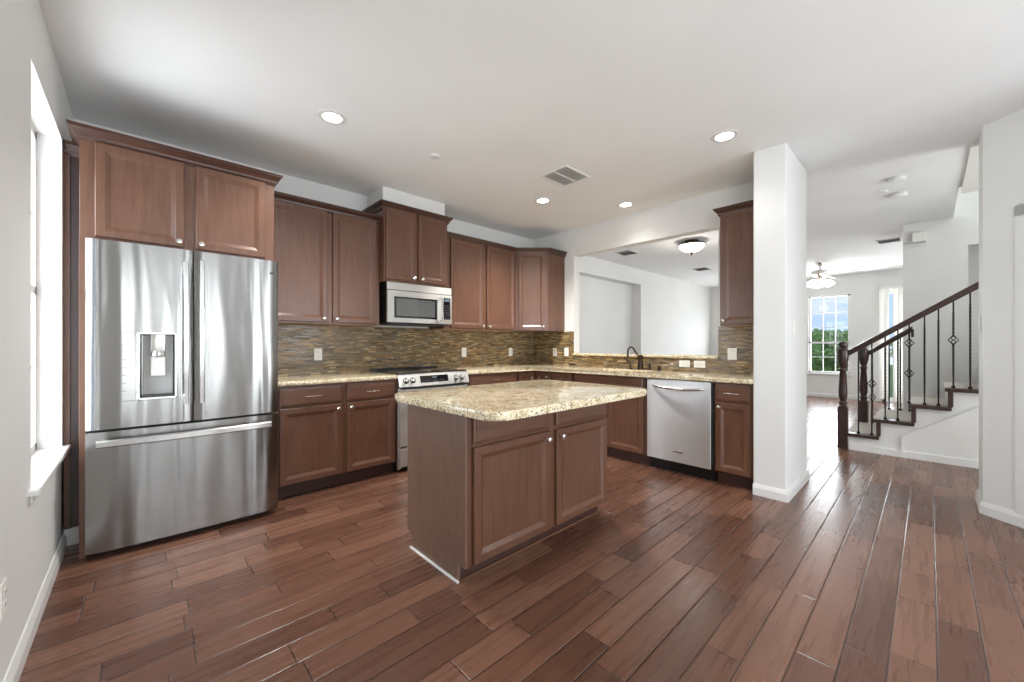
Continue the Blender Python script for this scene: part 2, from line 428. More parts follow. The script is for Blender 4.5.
# breakfast room / living room shell
w = BM(); box(w, 4.35, 4.1, 0, 4.7, 4.5, CE); box(w, 7.546, 4.1, 0, 11.45, 4.5, CE); box(w, 4.7, 4.1, 2.435, 7.546, 4.5, CE)
box(w, 4.7, 4.30, 0, 7.546, 4.5, 2.435)
struct('wall_breakfast', w, M['wall'])
# far wall with window and patio door openings
FX = 11.3; VY0, VY1, VZ0, VZ1 = 1.19, 1.93, .54, 2.31; DY0, DY1, DZ = -1.05, .68, 2.34
w = BM()
box(w, FX, VY1, 0, FX+.15, 4.25, CE); box(w, FX, VY0, 0, FX+.15, VY1, VZ0); box(w, FX, VY0, VZ1, FX+.15, VY1, CE)
box(w, FX, DY1, 0, FX+.15, VY0, CE); box(w, FX, DY0, DZ, FX+.15, DY1, CE); box(w, FX, -3.3, 0, FX+.15, DY0, CE)
struct('wall_far', w, M['wall'])
# stair block wall, with opening to the upper landing
w = BM()
box(w, 7.2, -.006, 0, 7.35, .234, 5.2); box(w, 7.22, -.32, 0, 7.35, -.006, 5.2); box(w, 7.22, -1.6, 0, 7.35, -.32, 1.55); box(w, 7.22, -1.6, 2.39, 7.35, -.32, 5.2); box(w, 7.22, -3.2, 0, 7.35, -1.6, 5.2)
box(w, 7.9, -1.7, 1.4, 8.0, .1, 2.7)
struct('wall_stair', w, M['wall'])
w = BM(); box(w, 5.87, -.2, CE+.3, 7.2, -.1, 5.2); box(w, 5.75, -3.2, CE+.3, 5.87, -.1, 5.2); box(w, 5.75, -3.3, 0, 7.35, -3.2, 5.2); box(w, 5.75, -3.3, 5.2, 7.35, 0, 5.3)
struct('wall_stairwell', w, M['wall'])
# right block: short face, angled wall, rear part
ang = Vector((-.66, -.75)).normalized()
a0 = Vector((4.345, -.26)); a1 = a0+ang*1.15
w = BM(); prism(w, [(4.67, -.26), (4.345, -.26), (a1.x, a1.y), (a1.x, -3.0), (4.67, -3.0)], 0, CE)
struct('wall_angled', w, M['wall'])
w = BM(); edges_ = [-.48, -.25, -.08, .49, .63, 1.05, 1.19, 2.35, 3.45, 3.7]  # unseen rear wall, its slots cut to suit the added rear lights
for k in range(0, 10, 2): box(w, edges_[k], -3.2, 0, edges_[k+1], -3.05, CE)
for k in range(1, 9, 2): box(w, edges_[k], -3.2, 0, edges_[k+1], -3.05, .28); box(w, edges_[k], -3.2, 2.42, edges_[k+1], -3.05, CE)
struct('wall_rear', w, M['wall'])
w = BM(); box(w, 4.67, -2.75, 0, 5.87, -2.6, CE)
struct('wall_entry', w, M['wall'])
w = BM(); box(w, 7.35, -1.6, 0, FX, -1.45, CE); struct('wall_living', w, M['wall'])

# baseboards
bp = [(0, 0), (.016, 0), (.016, .058), (.010, .075), (.006, .086), (0, .086)]
def baseboard(name, path, hgt=1):
    struct(name, sweep(BM(), path, [(o, z*hgt) for o, z in bp]), M['trim'])
baseboard('baseboard_left', [(LX, 3.49), (LX, -3.05)][::-1])
baseboard('baseboard_column', [(3.578, .97), (3.578, .747), (4.305, .747), (4.305, .97)][::-1] if False else [(4.305, .97), (4.305, .747), (3.578, .747), (3.578, .97)][::-1])
baseboard('baseboard_angled', [(4.67, -.9), (4.67, -.26), (4.345, -.26), (a1.x, a1.y)])
baseboard('baseboard_far', [(FX, 4.1), (FX, DY1+.02)][::-1][::-1])
baseboard('baseboard_breakfast', [(7.72, 4.085), (FX, 4.085)])

# door casing at the right picture edge, on the angled wall
cs0 = a0+ang*.178; cs1 = a0+ang*.262; nrm = Vector((-ang.y, ang.x))
if nrm.dot(Vector((-1, 1))) < 0: nrm = -nrm
w = BM(); prism(w, [cs0[:], cs1[:], (cs1+nrm*.008)[:], (cs0+nrm*.008)[:]], 0, 2.12, .004, 1)
cs2 = a0+ang*.95; prism(w, [cs0[:], cs2[:], (cs2+nrm*.008)[:], (cs0+nrm*.008)[:]], 2.04, 2.12, .004, 1)
struct('trim_3', w, M['trim'])

# window 1 : left wall
def window(name, y0, y1, z0, z1, x, side, cols, rows_top, rows_bot, split):
    """frame in a plane x=const; side = +1 when the room is at larger x"""
    r = bpy.data.objects.new(name, None); C.objects.link(r); r.location = (x, (y0+y1)/2, z0); r['kind'] = 'structure'
    OFF[r.name] = -Vector(r.location)
    f = BM(); t = .04
    for a, b, c_, d in ((y0, y0+t, z0, z1), (y1-t, y1, z0, z1), (y0, y1, z0, z0+t), (y0, y1, z1-t, z1), (y0, y1, split-.022, split+.022)):
        box(f, x-.02, a, c_, x+.02, b, d)
    obj('window_frame', f, M['trim'], r)
    m = BM()
    for k in range(1, cols):
        yy = y0+t+(y1-y0-2*t)*k/cols; box(m, x-.009, yy-.008, z0+t, x+.009, yy+.008, z1-t)
    for n_, za, zb in ((rows_top, split, z1-t), (rows_bot, z0+t, split)):
        for k in range(1, n_):
            zz = za+(zb-za)*k/n_; box(m, x-.009, y0+t, zz-.008, x+.009, y1-t, zz+.008)
    obj('window_muntin', m, M['trim'], r)
    obj('window_pane', B(x-.003, y0+t, z0+t, x+.003, y1-t, z1-t), M['glass'], r)
    return r
window('window_1', WY0, WY1, WZ0, WZ1, -.445, 1, 2, 2, 2, 1.5)
struct('trim_4', B(-.45, 2.5, WZ0-.027, -.2985, 3.51, WZ0, bev=.006, seg=2), M['trim'])
struct('trim_5', B(LX, 2.53, WZ0-.062, -.320, 3.49, WZ0-.027, bev=.004), M['trim'])
window('window_2', VY0, VY1, VZ0, VZ1, FX+.06, -1, 3, 3, 2, 1.235)
window('window_3_added', -2.2, -.6, .6, 2.3, -.445, 1, 2, 2, 2, 1.45)  # unseen window, added to go with the left rear fill light
struct('trim_6', B(FX-.04, VY0-.05, VZ0-.03, FX+.05, VY1+.05, VZ0, bev=.004), M['trim'])

# ------------------------------------------------------------------ small hardware
KNOB = [(.009, 0), (.009, .002), (.0055, .004), (.0055, .014), (.008, .016), (.015, .020), (.0172, .026), (.0155, .031), (.008, .034)]
def knob(parent, x, y, z):
    return obj('knob', lathe(BM(), KNOB, (x, y, z), (0, -1, 0), 16), M['nickel'], parent, True)
def bar_pull(parent, x, y, z, L=.12, name='drawer_pull'):
    b = BM(); h = L/2
    pts = [(x-h+.012, y, z), (x-h+.012, y-.018, z), (x-h+.018, y-.025, z), (x-h*.3, y-.029, z), (x+h*.3, y-.029, z), (x+h-.018, y-.025, z), (x+h-.012, y-.018, z), (x+h-.012, y, z)]
    tube(b, pts, .0045, 8); tube(b, [(x-h, y-.0255, z), (x+h, y-.0255, z)], .0042, 8)
    return obj(name, b, M['nickel'], parent, True)
CR = [(0, -.075), (.006, -.075), (.010, -.066), (.016, -.058), (.018, -.046), (.030, -.030), (.042, -.018), (.042, -.010), (.048, -.008), (.048, 0), (0, 0)]
def crown(parent, path, ztop):
    return obj('crown_molding', sweep(BM(), path, [(o, ztop+z) for o, z in CR]), M['crown'], parent)

TH = .022
def upper(label, x0, x1, ybk, yf, z0, z1, doors, ctop, rot=0, loc=None, knobs=(), ret=(True, True), retd=None, extra=None):
    """x0..x1 in the local run direction; local wall at y=0, front (doors) at -(ybk-yf)"""
    D = ybk-yf; Wd = x1-x0
    t = thing('wall_cabinet', label, 'cabinet', loc if loc else (x0, ybk, z0), rot, world=False)
    b = BM(); box(b, 0, -(D-TH), z0, Wd, -.002, z1, .0015); obj('cabinet_body', b, M['wood'], t)
    u = B(.004, -(D-TH)+.004, z0-.004, Wd-.004, -.006, z0); obj('underside', u, M['under'], t, label='paler unfinished wood underside')
    for (a, c_, kx) in doors:
        d = obj('door', door_bm(BM(), a-x0, z0+.012, c_-x0, z1-.012, -D), M['wood'], t)
        knob(d, kx-x0, -D, z0+.045)
    rd = retd if retd else D
    path = [(0, -.004)] if ret[0] else []
    path += [(0, -(D-TH)), (Wd, -(D-TH))] + ([(Wd, -.004)] if ret[1] else [])
    # outward normal is on the right of travel : go left to right => right side is -y
    crown(t, path, ctop)
    return t

# --- cabinet over the refrigerator with its side panels
FC = 3.25
t = thing('wall_cabinet', 'wide two-door brown cabinet above the refrigerator, with a deep side panel', 'cabinet', (-.247, BY, 1.80), 0, world=False)
b = BM(); x0 = -.247
box(b, 0, -(BY-FC-TH), 1.80, .957, -.002, 2.38, .0015); obj('cabinet_body', b, M['wood'], t)
for a, c_, kx in ((-.187, .205, .178), (.262, .650, .289)):
    d = obj('door', door_bm(BM(), a-x0, 1.815, c_-x0, 2.352, -(BY-FC)), M['wood'], t); knob(d, kx-x0, -(BY-FC), 1.845)
crown(t, [(0, -.3), (0, -(BY-FC-TH)), (.957, -(BY-FC-TH)), (.957, -.40)], 2.425)
t2 = thing('cabinet_end_panel', 'tall brown panel standing along the left side of the refrigerator', 'panel', (-.25, 3.7, 0), 0, world=True)
obj('panel', B(-.247, 3.27, 0, -.228, 4.01, 1.80, bev=.001), M['wood'], t2)
obj('front_stile', B(-.247, 3.251, 0.0, -.222, 3.27, 1.80, bev=.001), M['wood'], t2)
t2 = thing('cabinet_end_panel', 'tall brown panel between the refrigerator and the base cabinets', 'panel', (.715, 3.7, 0), 0, world=True)
obj('panel', B(.704, 3.42, 0, .722, 4.01, 1.80, bev=.001), M['wood'], t2)
obj('front_stile', B(.703, 3.40, 0.0, .725, 3.42, 1.80, bev=.001), M['wood'], t2)
# filler strip between wall and the fridge cabinet
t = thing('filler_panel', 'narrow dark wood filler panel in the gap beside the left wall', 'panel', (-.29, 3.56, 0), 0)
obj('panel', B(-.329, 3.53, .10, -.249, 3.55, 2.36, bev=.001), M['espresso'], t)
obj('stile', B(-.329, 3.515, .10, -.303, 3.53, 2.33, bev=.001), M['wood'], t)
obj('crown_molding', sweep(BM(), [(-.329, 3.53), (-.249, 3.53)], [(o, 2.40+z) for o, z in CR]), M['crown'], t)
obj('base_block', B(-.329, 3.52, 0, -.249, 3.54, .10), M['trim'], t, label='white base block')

upper('tall brown two-door wall cabinet between refrigerator and microwave', 0.727, 1.715, BY, 3.70, 1.385, 2.405,
      [(.745, 1.222, 1.19), (1.268, 1.675, 1.30)], 2.455, ret=(False, False))
upper('short brown two-door cabinet directly above the microwave', 1.715, 2.445, BY, 3.60, 1.825, 2.54,
      [(1.730, 2.055, 2.02), (2.083, 2.410, 2.12)], 2.58, ret=(True, True))
upper('tall brown two-door wall cabinet between microwave and corner cabinet', 2.455, 3.578, BY, 3.70, 1.375, 2.41,
      [(2.55, 3.030, 3.0), (3.076, 3.560, 3.108)], 2.455, ret=(False, False))
# diagonal corner cabinet
t = thing('wall_cabinet', 'angled single-door brown corner wall cabinet', 'cabinet', (3.9, 3.75, 1.37), 0, world=True)
P_ = [(3.58, 3.72), (3.88, 3.43), (4.228, 3.43), (4.228, 4.018), (3.58, 4.018)]
obj('cabinet_body', prism(BM(), P_, 1.375, 2.41, .0015, 1), M['wood'], t)
obj('crown_molding', sweep(BM(), [(3.58, 3.72), (3.88, 3.43), (4.228, 3.43)], [(o, 2.455+z) for o, z in CR]), M['crown'], t)
dv = Vector((3.88-3.58, 3.43-3.72)); Ld = dv.length; th_ = math.atan2(dv.y, dv.x)
db = door_bm(BM(), .035, 1.385, Ld-.035, 2.395, -TH)
bmesh.ops.transform(db, matrix=Matrix.Translation((3.58, 3.72, 0)) @ Matrix.Rotation(th_, 4, 'Z'), verts=db.verts)
d = obj('door', db, M['wood'], t)
kb = lathe(BM(), KNOB, (Ld-.06, -TH, 1.43), (0, -1, 0), 16)
bmesh.ops.transform(kb, matrix=Matrix.Translation((3.58, 3.72, 0)) @ Matrix.Rotation(th_, 4, 'Z'), verts=kb.verts)
obj('knob', kb, M['nickel'], d, True)
# right-hand single cabinet by the column (faces -x)
upper('single-door brown wall cabinet on the right wall against the white column', 0, 1.335-.985, RX, 3.9, 1.37, 2.41,
      [(.012, .335, .04)], 2.455, rot=-PI/2, loc=(RX-.002, 1.335, 1.37), ret=(True, False))

# ------------------------------------------------------------------ base cabinets
def base(name, label, W_, D, loc, rot, fronts, cat='cabinet', body_mat=None, toe=.07, low=False):
    """local: wall y=0, fronts at y=-D. fronts: list of (kind, x0, x1, z0, z1, hardware)"""
    t = thing(name, label, cat, loc, rot, world=False)
    b = BM(); box(b, 0, -(D-TH), .105, W_, -.003, .685 if low else .874, .001)
    if low: box(b, 0, -(D-TH), .68, W_, -(D-TH)+.02, .874); box(b, 0, -(D-TH), .68, .016, -.003, .874); box(b, W_-.016, -(D-TH), .68, W_, -.003, .874)
    obj('cabinet_body', b, body_mat or M['wood'], t)
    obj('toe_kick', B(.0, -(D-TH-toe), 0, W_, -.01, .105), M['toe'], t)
    for k, a, c_, z0, z1, hw in fronts:
        if k == 'door':
            d = obj('door', door_bm(BM(), a, z0, c_, z1, -D), M['wood'], t)
            if hw is not None: knob(d, hw, -D, z1-.035)
        else:
            d = obj('drawer' if k == 'drawer' else 'false_front', drawer_bm(BM(), a, z0, c_, z1, -D), M['woodh'], t)
            if hw: bar_pull(d, (a+c_)/2, -D, (z0+z1)/2)
    return t
DB = .63
base('base_cabinet', 'two-door, two-drawer brown base cabinet between refrigerator and range', 1.735-.727, DB, (.727, BY, 0), 0,
     [('drawer', .045, .508, .715, .858, 1), ('drawer', .549, .987, .715, .858, 1), ('door', .045, .508, .115, .700, .475), ('door', .549, .987, .115, .700, .582)])
base('base_cabinet', 'narrow drawer base cabinet just right of the range', 3.30-2.545, DB, (2.545, BY, 0), 0,
     [('drawer', .04, .735, .735, .858, 1), ('drawer', .04, .735, .44, .715, 1), ('drawer', .04, .735, .115, .42, 1)])
# corner cabinet
t = thing('base_cabinet', 'inside-corner brown base cabinet with folding doors behind the island', 'cabinet', (3.9, 3.7, 0), 0)
obj('cabinet_body', prism(BM(), [(3.302, 3.41), (3.62, 3.41), (3.62, 3.15), (4.225, 3.15), (4.225, 4.015), (3.302, 4.015)], .105, .874), M['wood'], t)
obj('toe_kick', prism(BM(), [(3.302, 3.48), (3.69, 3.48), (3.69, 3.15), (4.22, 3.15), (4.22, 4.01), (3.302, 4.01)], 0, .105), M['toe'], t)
d = obj('door', door_bm(BM(), 3.325, .115, 3.597, .855, 3.39), M['wood'], t)
db = door_bm(BM(), 0, .115, .225, .855, 0)
bmesh.ops.transform(db, matrix=Matrix.Translation((3.601, 3.385, 0)) @ Matrix.Rotation(-PI/2, 4, 'Z'), verts=db.verts)
d = obj('door', db, M['wood'], t)
kb = lathe(BM(), KNOB, (3.601, 3.185, .80), (-1, 0, 0), 16); obj('knob', kb, M['nickel'], d, True)
base('base_cabinet', 'slim one-drawer brown base cabinet left of the sink cabinet', .33, DB, (RX, 3.15, 0), -PI/2,
     [('drawer', .03, .315, .735, .858, 1), ('door', .03, .315, .115, .715, .29)])
base('base_cabinet', 'wide two-door brown sink cabinet under the faucet, left of the dishwasher', 2.818-1.905, DB, (RX, 2.818, 0), -PI/2,
     [('front', .03, .88, .735, .858, 0), ('door', .03, .45, .115, .715, .42), ('door', .47, .88, .115, .715, .50)], low=True)
base('base_cabinet', 'narrow one-door, one-drawer brown base cabinet beside the white column', 1.277-.974, DB, (RX, 1.277, 0), -PI/2,
     [('drawer', .015, .275, .715, .858, 1), ('door', .015, .275, .115, .700, .045)])

# countertops
t = single('countertop', prism(BM(), [(.728, 3.378), (1.737, 3.378), (1.737, 4.008), (.728, 4.008)], .876, .914, .011, 3), M['granite'],
           'short speckled gold granite countertop between refrigerator and range', 'countertop', (1.2, 3.7, .876), smooth=True)
ct = obj('countertop', prism(BM(), [(2.543, 3.378), (3.575, 3.378), (3.575, .973), (4.218, .973), (4.218, 4.008), (2.543, 4.008)], .876, .914, .011, 3), M['granite'], None, True)
# cut the sink opening
cut = bpy.data.objects.new('cutter', bpy.data.meshes.new('cutter')); cb = B(3.70, 2.0, .8, 4.06-.02, 2.66, 1.0); bmesh.ops.bevel(cb, geom=[e for e in cb.edges if abs(e.verts[0].co.z-e.verts[1].co.z) > .1], offset=.05, segments=4, affect='EDGES')
cb.to_mesh(cut.data); cb.free(); C.objects.link(cut)
md = ct.modifiers.new('cut', 'BOOLEAN'); md.object = cut; md.operation = 'DIFFERENCE'; md.solver = 'EXACT'
bpy.context.view_layer.update(); dg = bpy.context.evaluated_depsgraph_get()
nm = bpy.data.meshes.new_from_object(ct.evaluated_get(dg)); ct.modifiers.clear(); ct.data = nm
bpy.data.objects.remove(cut)
rebase(ct, (3.8, 2.6, .876)); props(ct, 'long L-shaped speckled gold granite countertop wrapping the corner past the faucet', 'countertop')
# sink
sb = BM()
x0, x1, y0, y1, z0, z1 = 3.69, 4.05, 1.99, 2.67, .70, .875
for a in ((x0, y0, z0, x0+.008, y1, z1), (x1-.008, y0, z0, x1, y1, z1), (x0, y0, z0, x1, y0+.008, z1), (x0, y1-.008, z0, x1, y1, z1), (x0, y0, z0-.008, x1, y1, z0)): box(sb, *a)
t = thing('sink', 'cream undermount sink set in the granite in front of the faucet', 'sink', ((x0+x1)/2, (y0+y1)/2, z0-.008))
obj('basin', sb, M['cream'], t); obj('drain', lathe(BM(), [(.04, 0), (.04, .003), (.03, .004)], ((x0+x1)/2, (y0+y1)/2, z0)), M['nickel'], t, True)

# pass-through granite ledge
single('ledge', B(RX-.035, PY0+.002, PZ0, 4.385, 3.40, 1.084, bev=.008, seg=2) if False else prism(BM(), [(RX-.04, PY0-.01), (4.39, PY0-.01), (4.39, PY0+.003), (4.39, PY1-.003), (RX-.001, PY1-.003), (RX-.001, 3.36), (RX-.04, 3.36)] if False else
       [(RX-.035, PY0+.002), (4.385, PY0+.002), (4.385, PY1-.002), (RX-.035, PY1-.002)], PZ0+.001, 1.084, .01, 3), M['granite'],
       'long granite ledge on the sill of the wall opening above the sink', 'ledge', (4.3, 2.36, PZ0+.001), smooth=True)

# backsplash
b = BM(); box(b, .726, BY-.009, .914, 4.221, BY-.001, 1.384)
single('tile_backsplash', b, M['mosx'], 'mosaic tile backsplash of thin brown and olive strips on the back wall', 'backsplash', (2.5, BY-.001, .914))
b = BM(); box(b, RX-.009, PY1+.0, .914, RX-.001, BY-.01, 1.372); box(b, RX-.009, PY0, .914, RX-.001, PY1, PZ0); box(b, RX-.009, .972, .914, RX-.001, PY0, 1.372)
single('tile_backsplash', b, M['mosy'], 'mosaic tile backsplash of thin strips on the right wall below the opening', 'backsplash', (RX-.001, 2.4, .914))

# ------------------------------------------------------------------ island
IX0, IX1, IF, IB = 1.165, 2.391, 1.57, 2.145
t = thing('kitchen_island', 'brown two-door kitchen island with grained end panel, standing in the middle of the floor', 'island', ((IX0+IX1)/2, 1.86, 0))
b = BM(); box(b, IX0+.012, IF, .09, IX1-.012, IB, .872, .001); obj('cabinet_body', b, M['wood'], t)
b = BM()
prism(b, [(IF-.0, .872), (IF-.0, .09), (1.627, .09), (1.627, 0), (2.09, 0), (2.09, .09), (IB, .09), (IB, .872)], IX0, IX0+.012, axis='x')
obj('end_panel', b, M['island_side_lit'], t, label='grained end panel facing the refrigerator, window light put into its colour')
b = BM(); prism(b, [(IF-.0, .872), (IF-.0, .09), (1.627, .09), (1.627, 0), (2.09, 0), (2.09, .09), (IB, .09), (IB, .872)], IX1-.012, IX1, axis='x')
obj('end_panel', b, M['island_side_lit'], t)
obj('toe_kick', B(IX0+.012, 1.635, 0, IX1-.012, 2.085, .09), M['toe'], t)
b = BM(); box(b, IX0-.012, 1.620, 0, IX0, 2.10, .012, .002); 
obj('base_strip', b, M['trim'], t, label='thin pale strip along the floor')
obj('base_strip', B(IX0, 1.622, 0, IX1, 1.634, .012), M['woodh'], t)
for a, c_, kx in ((1.206, 1.778, 1.745), (1.838, 2.380, 1.872)):
    obj('false_front', drawer_bm(BM(), a, .700, c_, .850, IF-TH), M['woodh'], t)
    d = obj('door', door_bm(BM(), a, .098, c_, .684, IF-TH), M['wood'], t); knob(d, kx, IF-TH, .640)
for a, c_, kx in ((1.195, 1.765, 1.735), (1.79, 2.362, 1.82)):     # far side doors
    bb = door_bm(BM(), -c_, .098, -a, .85, 0); bmesh.ops.transform(bb, matrix=Matrix.Translation((0, IB+TH, 0)) @ Matrix.Rotation(PI, 4, 'Z'), verts=bb.verts)
    d = obj('door', bb, M['wood'], t); obj('knob', lathe(BM(), KNOB, (kx, IB+TH, .8), (0, 1, 0), 16), M['nickel'], d, True)
def round_rect(x0, y0, x1, y1, r, n=6):
    p = []
    for cx_, cy_, a in ((x1-r, y1-r, 0), (x0+r, y1-r, 90), (x0+r, y0+r, 180), (x1-r, y0+r, 270)):
        for k in range(n+1):
            q = math.radians(a+90*k/n); p.append((cx_+math.cos(q)*r, cy_+math.sin(q)*r))
    return p
single('island_countertop', prism(BM(), round_rect(1.068, 1.235, 2.40, 2.17, .07), .873, .914, .013, 4), M['granite'],
       'speckled gold granite island top with rounded corners and a deep front overhang', 'countertop', (1.7, 1.7, .873), smooth=True)

# ------------------------------------------------------------------ refrigerator
t = thing('refrigerator', 'stainless steel french-door refrigerator with water dispenser and bottom freezer', 'refrigerator', (.242, 3.6, 0))
obj('body', B(-.215, 3.27, .03, .699, 3.98, 1.765, bev=.004), M['grey'], t)
obj('toe_grille', B(-.19, 3.265, .004, .675, 3.30, .06), M['black'], t)
def bowed(x0, x1, z0, z1, yf, yb, bow=.012, n=14, hole=None):
    """front panel bulging slightly toward -y"""
    bm = BM(); xc = (XL+XR)/2; hw = (XR-XL)/2
    xs = [x0+(x1-x0)*i/n for i in range(n+1)]
    if hole: xs = sorted(set([x for x in xs if not (hole[0]-.012 < x < hole[1]+.012)] + [hole[0], hole[1]]))
    zs = [z0, z1] if not hole else [z0, hole[2], hole[3], z1]
    def Y(x):
        e = min(x-x0, x1-x); rnd = .012*(1-min(1, e/.012))**2
        return yf+bow*((x-xc)/hw)**2+rnd
    g = {}
    for i, x in enumerate(xs):
        for j, z in enumerate(zs): g[i, j] = bm.verts.new((x, Y(x), z))
    fr = []
    for i in range(len(xs)-1):
        for j in range(len(zs)-1):
            if hole and xs[i] >= hole[0]-1e-6 and xs[i+1] <= hole[1]+1e-6 and j == 1: continue
            fr.append(bm.faces.new((g[i, j], g[i+1, j], g[i+1, j+1], g[i, j+1])))
    # back + sides
    bk = {}
    for j in (0, len(zs)-1):
        for i in (0, len(xs)-1): bk[i, j] = bm.verts.new((xs[i], yb, zs[j]))
    J = len(zs)-1; I = len(xs)-1
    bm.faces.new([g[i, 0] for i in range(I+1)]+[bk[I, 0], bk[0, 0]]); bm.faces.new([g[i, J] for i in range(I+1)]+[bk[I, J], bk[0, J]])
    bm.faces.new([g[0, j] for j in range(J+1)]+[bk[0, J], bk[0, 0]]); bm.faces.new([g[I, j] for j in range(J+1)]+[bk[I, J], bk[I, 0]])
    bm.faces.new([bk[0, 0], bk[I, 0], bk[I, J], bk[0, J]])
    if hole:  # recess
        ia, ib = xs.index(hole[0]), xs.index(hole[1]); d_ = .06
        a, b_, c2, d2 = g[ia, 1], g[ib, 1], g[ib, 2], g[ia, 2]
        # dense boundary along the hole
        bot = [g[i, 1] for i in range(ia, ib+1)]; top = [g[i, 2] for i in range(ia, ib+1)]
        B0 = bm.verts.new((hole[0]+.01, yf+d_, hole[2]+.012)); B1 = bm.verts.new((hole[1]-.01, yf+d_, hole[2]+.012)); B2 = bm.verts.new((hole[1]-.01, yf+d_, hole[3]-.01)); B3 = bm.verts.new((hole[0]+.01, yf+d_, hole[3]-.01))
        bm.faces.new(bot+[B1, B0]); bm.faces.new(top+[B2, B3]); bm.faces.new((a, d2, B3, B0)); bm.faces.new((b_, c2, B2, B1)); bm.faces.new((B0, B1, B2, B3))
    return bm
XL, XR = -.219, .714
fy = 3.160
dl = obj('door', bowed(-.219, .240, .722, 1.785, fy, 3.262, hole=(-.002, .158, .885, 1.262)), M['steel'], t, True)
dr = obj('door', bowed(.246, .714, .722, 1.785, fy, 3.262), M['steel'], t, True)
fz = obj('freezer_drawer', bowed(-.219, .714, .038, .708, fy, 3.262), M['steel'], t, True)
# dispenser
b = BM()
yd = fy+.002
for a in ((-.012, yd-.008, .872, .168, yd+.004, .887), (-.012, yd-.008, 1.258, .168, yd+.004, 1.272), (-.012, yd-.008, .872, .0, yd+.004, 1.272), (.156, yd-.008, .872, .168, yd+.004, 1.272)): box(b, *a, .003)
obj('dispenser_frame', b, M['steelh'], dl)
b = BM(); box(b, .045, yd-.004, 1.155, .113, yd+.05, 1.262, .006, 2); lathe(b, [(.034, 0), (.036, .01), (.030, .03)], (.079, yd+.02, 1.130), (0, 0, 1), 18)
obj('dispenser_nozzle', b, M['steel2'], dl, True)
b = BM(); box(b, .046, yd+.03, 1.010, .112, yd+.036, 1.125, .004); obj('dispenser_paddle', b, M['plate'], dl, label='pale translucent paddle')
obj('dispenser_liner', B(.012, yd+.050, .899, .146, yd+.056, 1.250, bev=.002), M['liner'], dl, label='matte grey recess liner')
obj('drip_tray', B(.008, yd+.0, .888, .150, yd+.055, .900, bev=.002), M['grey'], dl)
b = BM()
for k in range(8): obj('touch_mark', B(-.072, fy-.0015, .93+k*.045, -.058, fy+.004, .932+k*.045), M['slot'], dl)
obj('touch_line', B(-.076, fy-.0015, .872, -.020, fy+.004, .8735), M['slot'], dl); obj('touch_line', B(-.076, fy-.0015, 1.27, -.02, fy+.004, 1.2715), M['slot'], dl)
def vhandle(par, x, z0, z1):
    b = BM(); y = fy-.002
    pts = [(x, y+.008, z0+.03), (x, y-.035, z0+.02), (x, y-.052, z0+.10), (x, y-.060, (z0+z1)/2), (x, y-.052, z1-.10), (x, y-.035, z1-.02), (x, y+.008, z1-.03)]
    # flat bar
    n = 20
    for i in range(n):
        za = z0+(z1-z0)*i/n; zb = z0+(z1-z0)*(i+1)/n
    def yy(z):
        s_ = (z-z0)/(z1-z0); return y-.038-.022*math.sin(PI*s_)
    prev = None
    for i in range(n+1):
        z = z0+(z1-z0)*i/n; v = [bm_v for bm_v in ((x-.013, yy(z), z), (x-.009, yy(z)-.009, z), (x+.009, yy(z)-.009, z), (x+.013, yy(z), z), (x+.009, yy(z)+.006, z), (x-.009, yy(z)+.006, z))]
        rg = [b.verts.new(q) for q in v]
        if prev:
            for k in range(6): b.faces.new((prev[k], prev[(k+1) % 6], rg[(k+1) % 6], rg[k]))
        else: b.faces.new(rg[::-1])
        prev = rg
    b.faces.new(prev)
    box(b, x-.009, yy(z0+.03), z0+.012, x+.009, y+.008, z0+.05, .003); box(b, x-.009, yy(z1-.03), z1-.05, x+.009, y+.008, z1-.012, .003)
    obj('door_handle', b, M['steelh'], par, True)
vhandle(dl, .205, .835, 1.70); vhandle(dr, .281, .835, 1.72)
b = BM(); n = 24; prev = None; hx0, hx1 = -.175, .66
def hy(x):
    s_ = (x-hx0)/(hx1-hx0); return fy-.035-.022*math.sin(PI*s_)
for i in range(n+1):
    x = hx0+(hx1-hx0)*i/n; y_ = hy(x)
    rg = [b.verts.new(q) for q in ((x, y_, .627), (x, y_-.010, .634), (x, y_-.010, .660), (x, y_, .668), (x, y_+.006, .660), (x, y_+.006, .634))]
    if prev:
        for k in range(6): b.faces.new((prev[k], prev[(k+1) % 6], rg[(k+1) % 6], rg[k]))
    else: b.faces.new(rg[::-1])
    prev = rg
b.faces.new(prev)
box(b, hx0+.005, fy-.04, .635, hx0+.04, fy+.015, .660, .003); box(b, hx1-.04, fy-.04, .635, hx1-.005, fy+.015, .660, .003)
obj('freezer_handle', b, M['steelh'], fz, True)
b = BM(); lathe(b, [(.012, 0), (.012, .002), (.009, .003)], (.645, fy+.0145, 1.70), (0, -1, 0), 18); obj('badge', b, M['grey'], dr, True, label='small round emblem')
b = BM(); box(b, .662, fy+.006, 1.692, .682, fy+.0175, 1.702); obj('badge_lettering', b, M['grey'], dr)
for nm_, xx in (('hinge_cover', -.20), ('hinge_cover', .63)):
    obj(nm_, B(xx, 3.2, 1.766, xx+.06, 3.30, 1.79, bev=.004), M['grey'], t)

# ------------------------------------------------------------------ microwave
t = thing('microwave', 'stainless steel over-the-range microwave hanging under the short cabinet', 'microwave', (2.12, 3.8, 1.405))
MX0, MX1, MZ0, MZ1, MYF = 1.742, 2.492, 1.405, 1.815, 3.60
obj('body', B(MX0+.002, MYF+.03, MZ0, MX1-.002, 4.0, MZ1, bev=.003), M['black'], t)
obj('vent_strip', B(MX0, MYF+.004, 1.735, MX1, MYF+.03, MZ1-.003, bev=.004), M['steel2'], t)
b = BM(); dx1 = MX1-.002
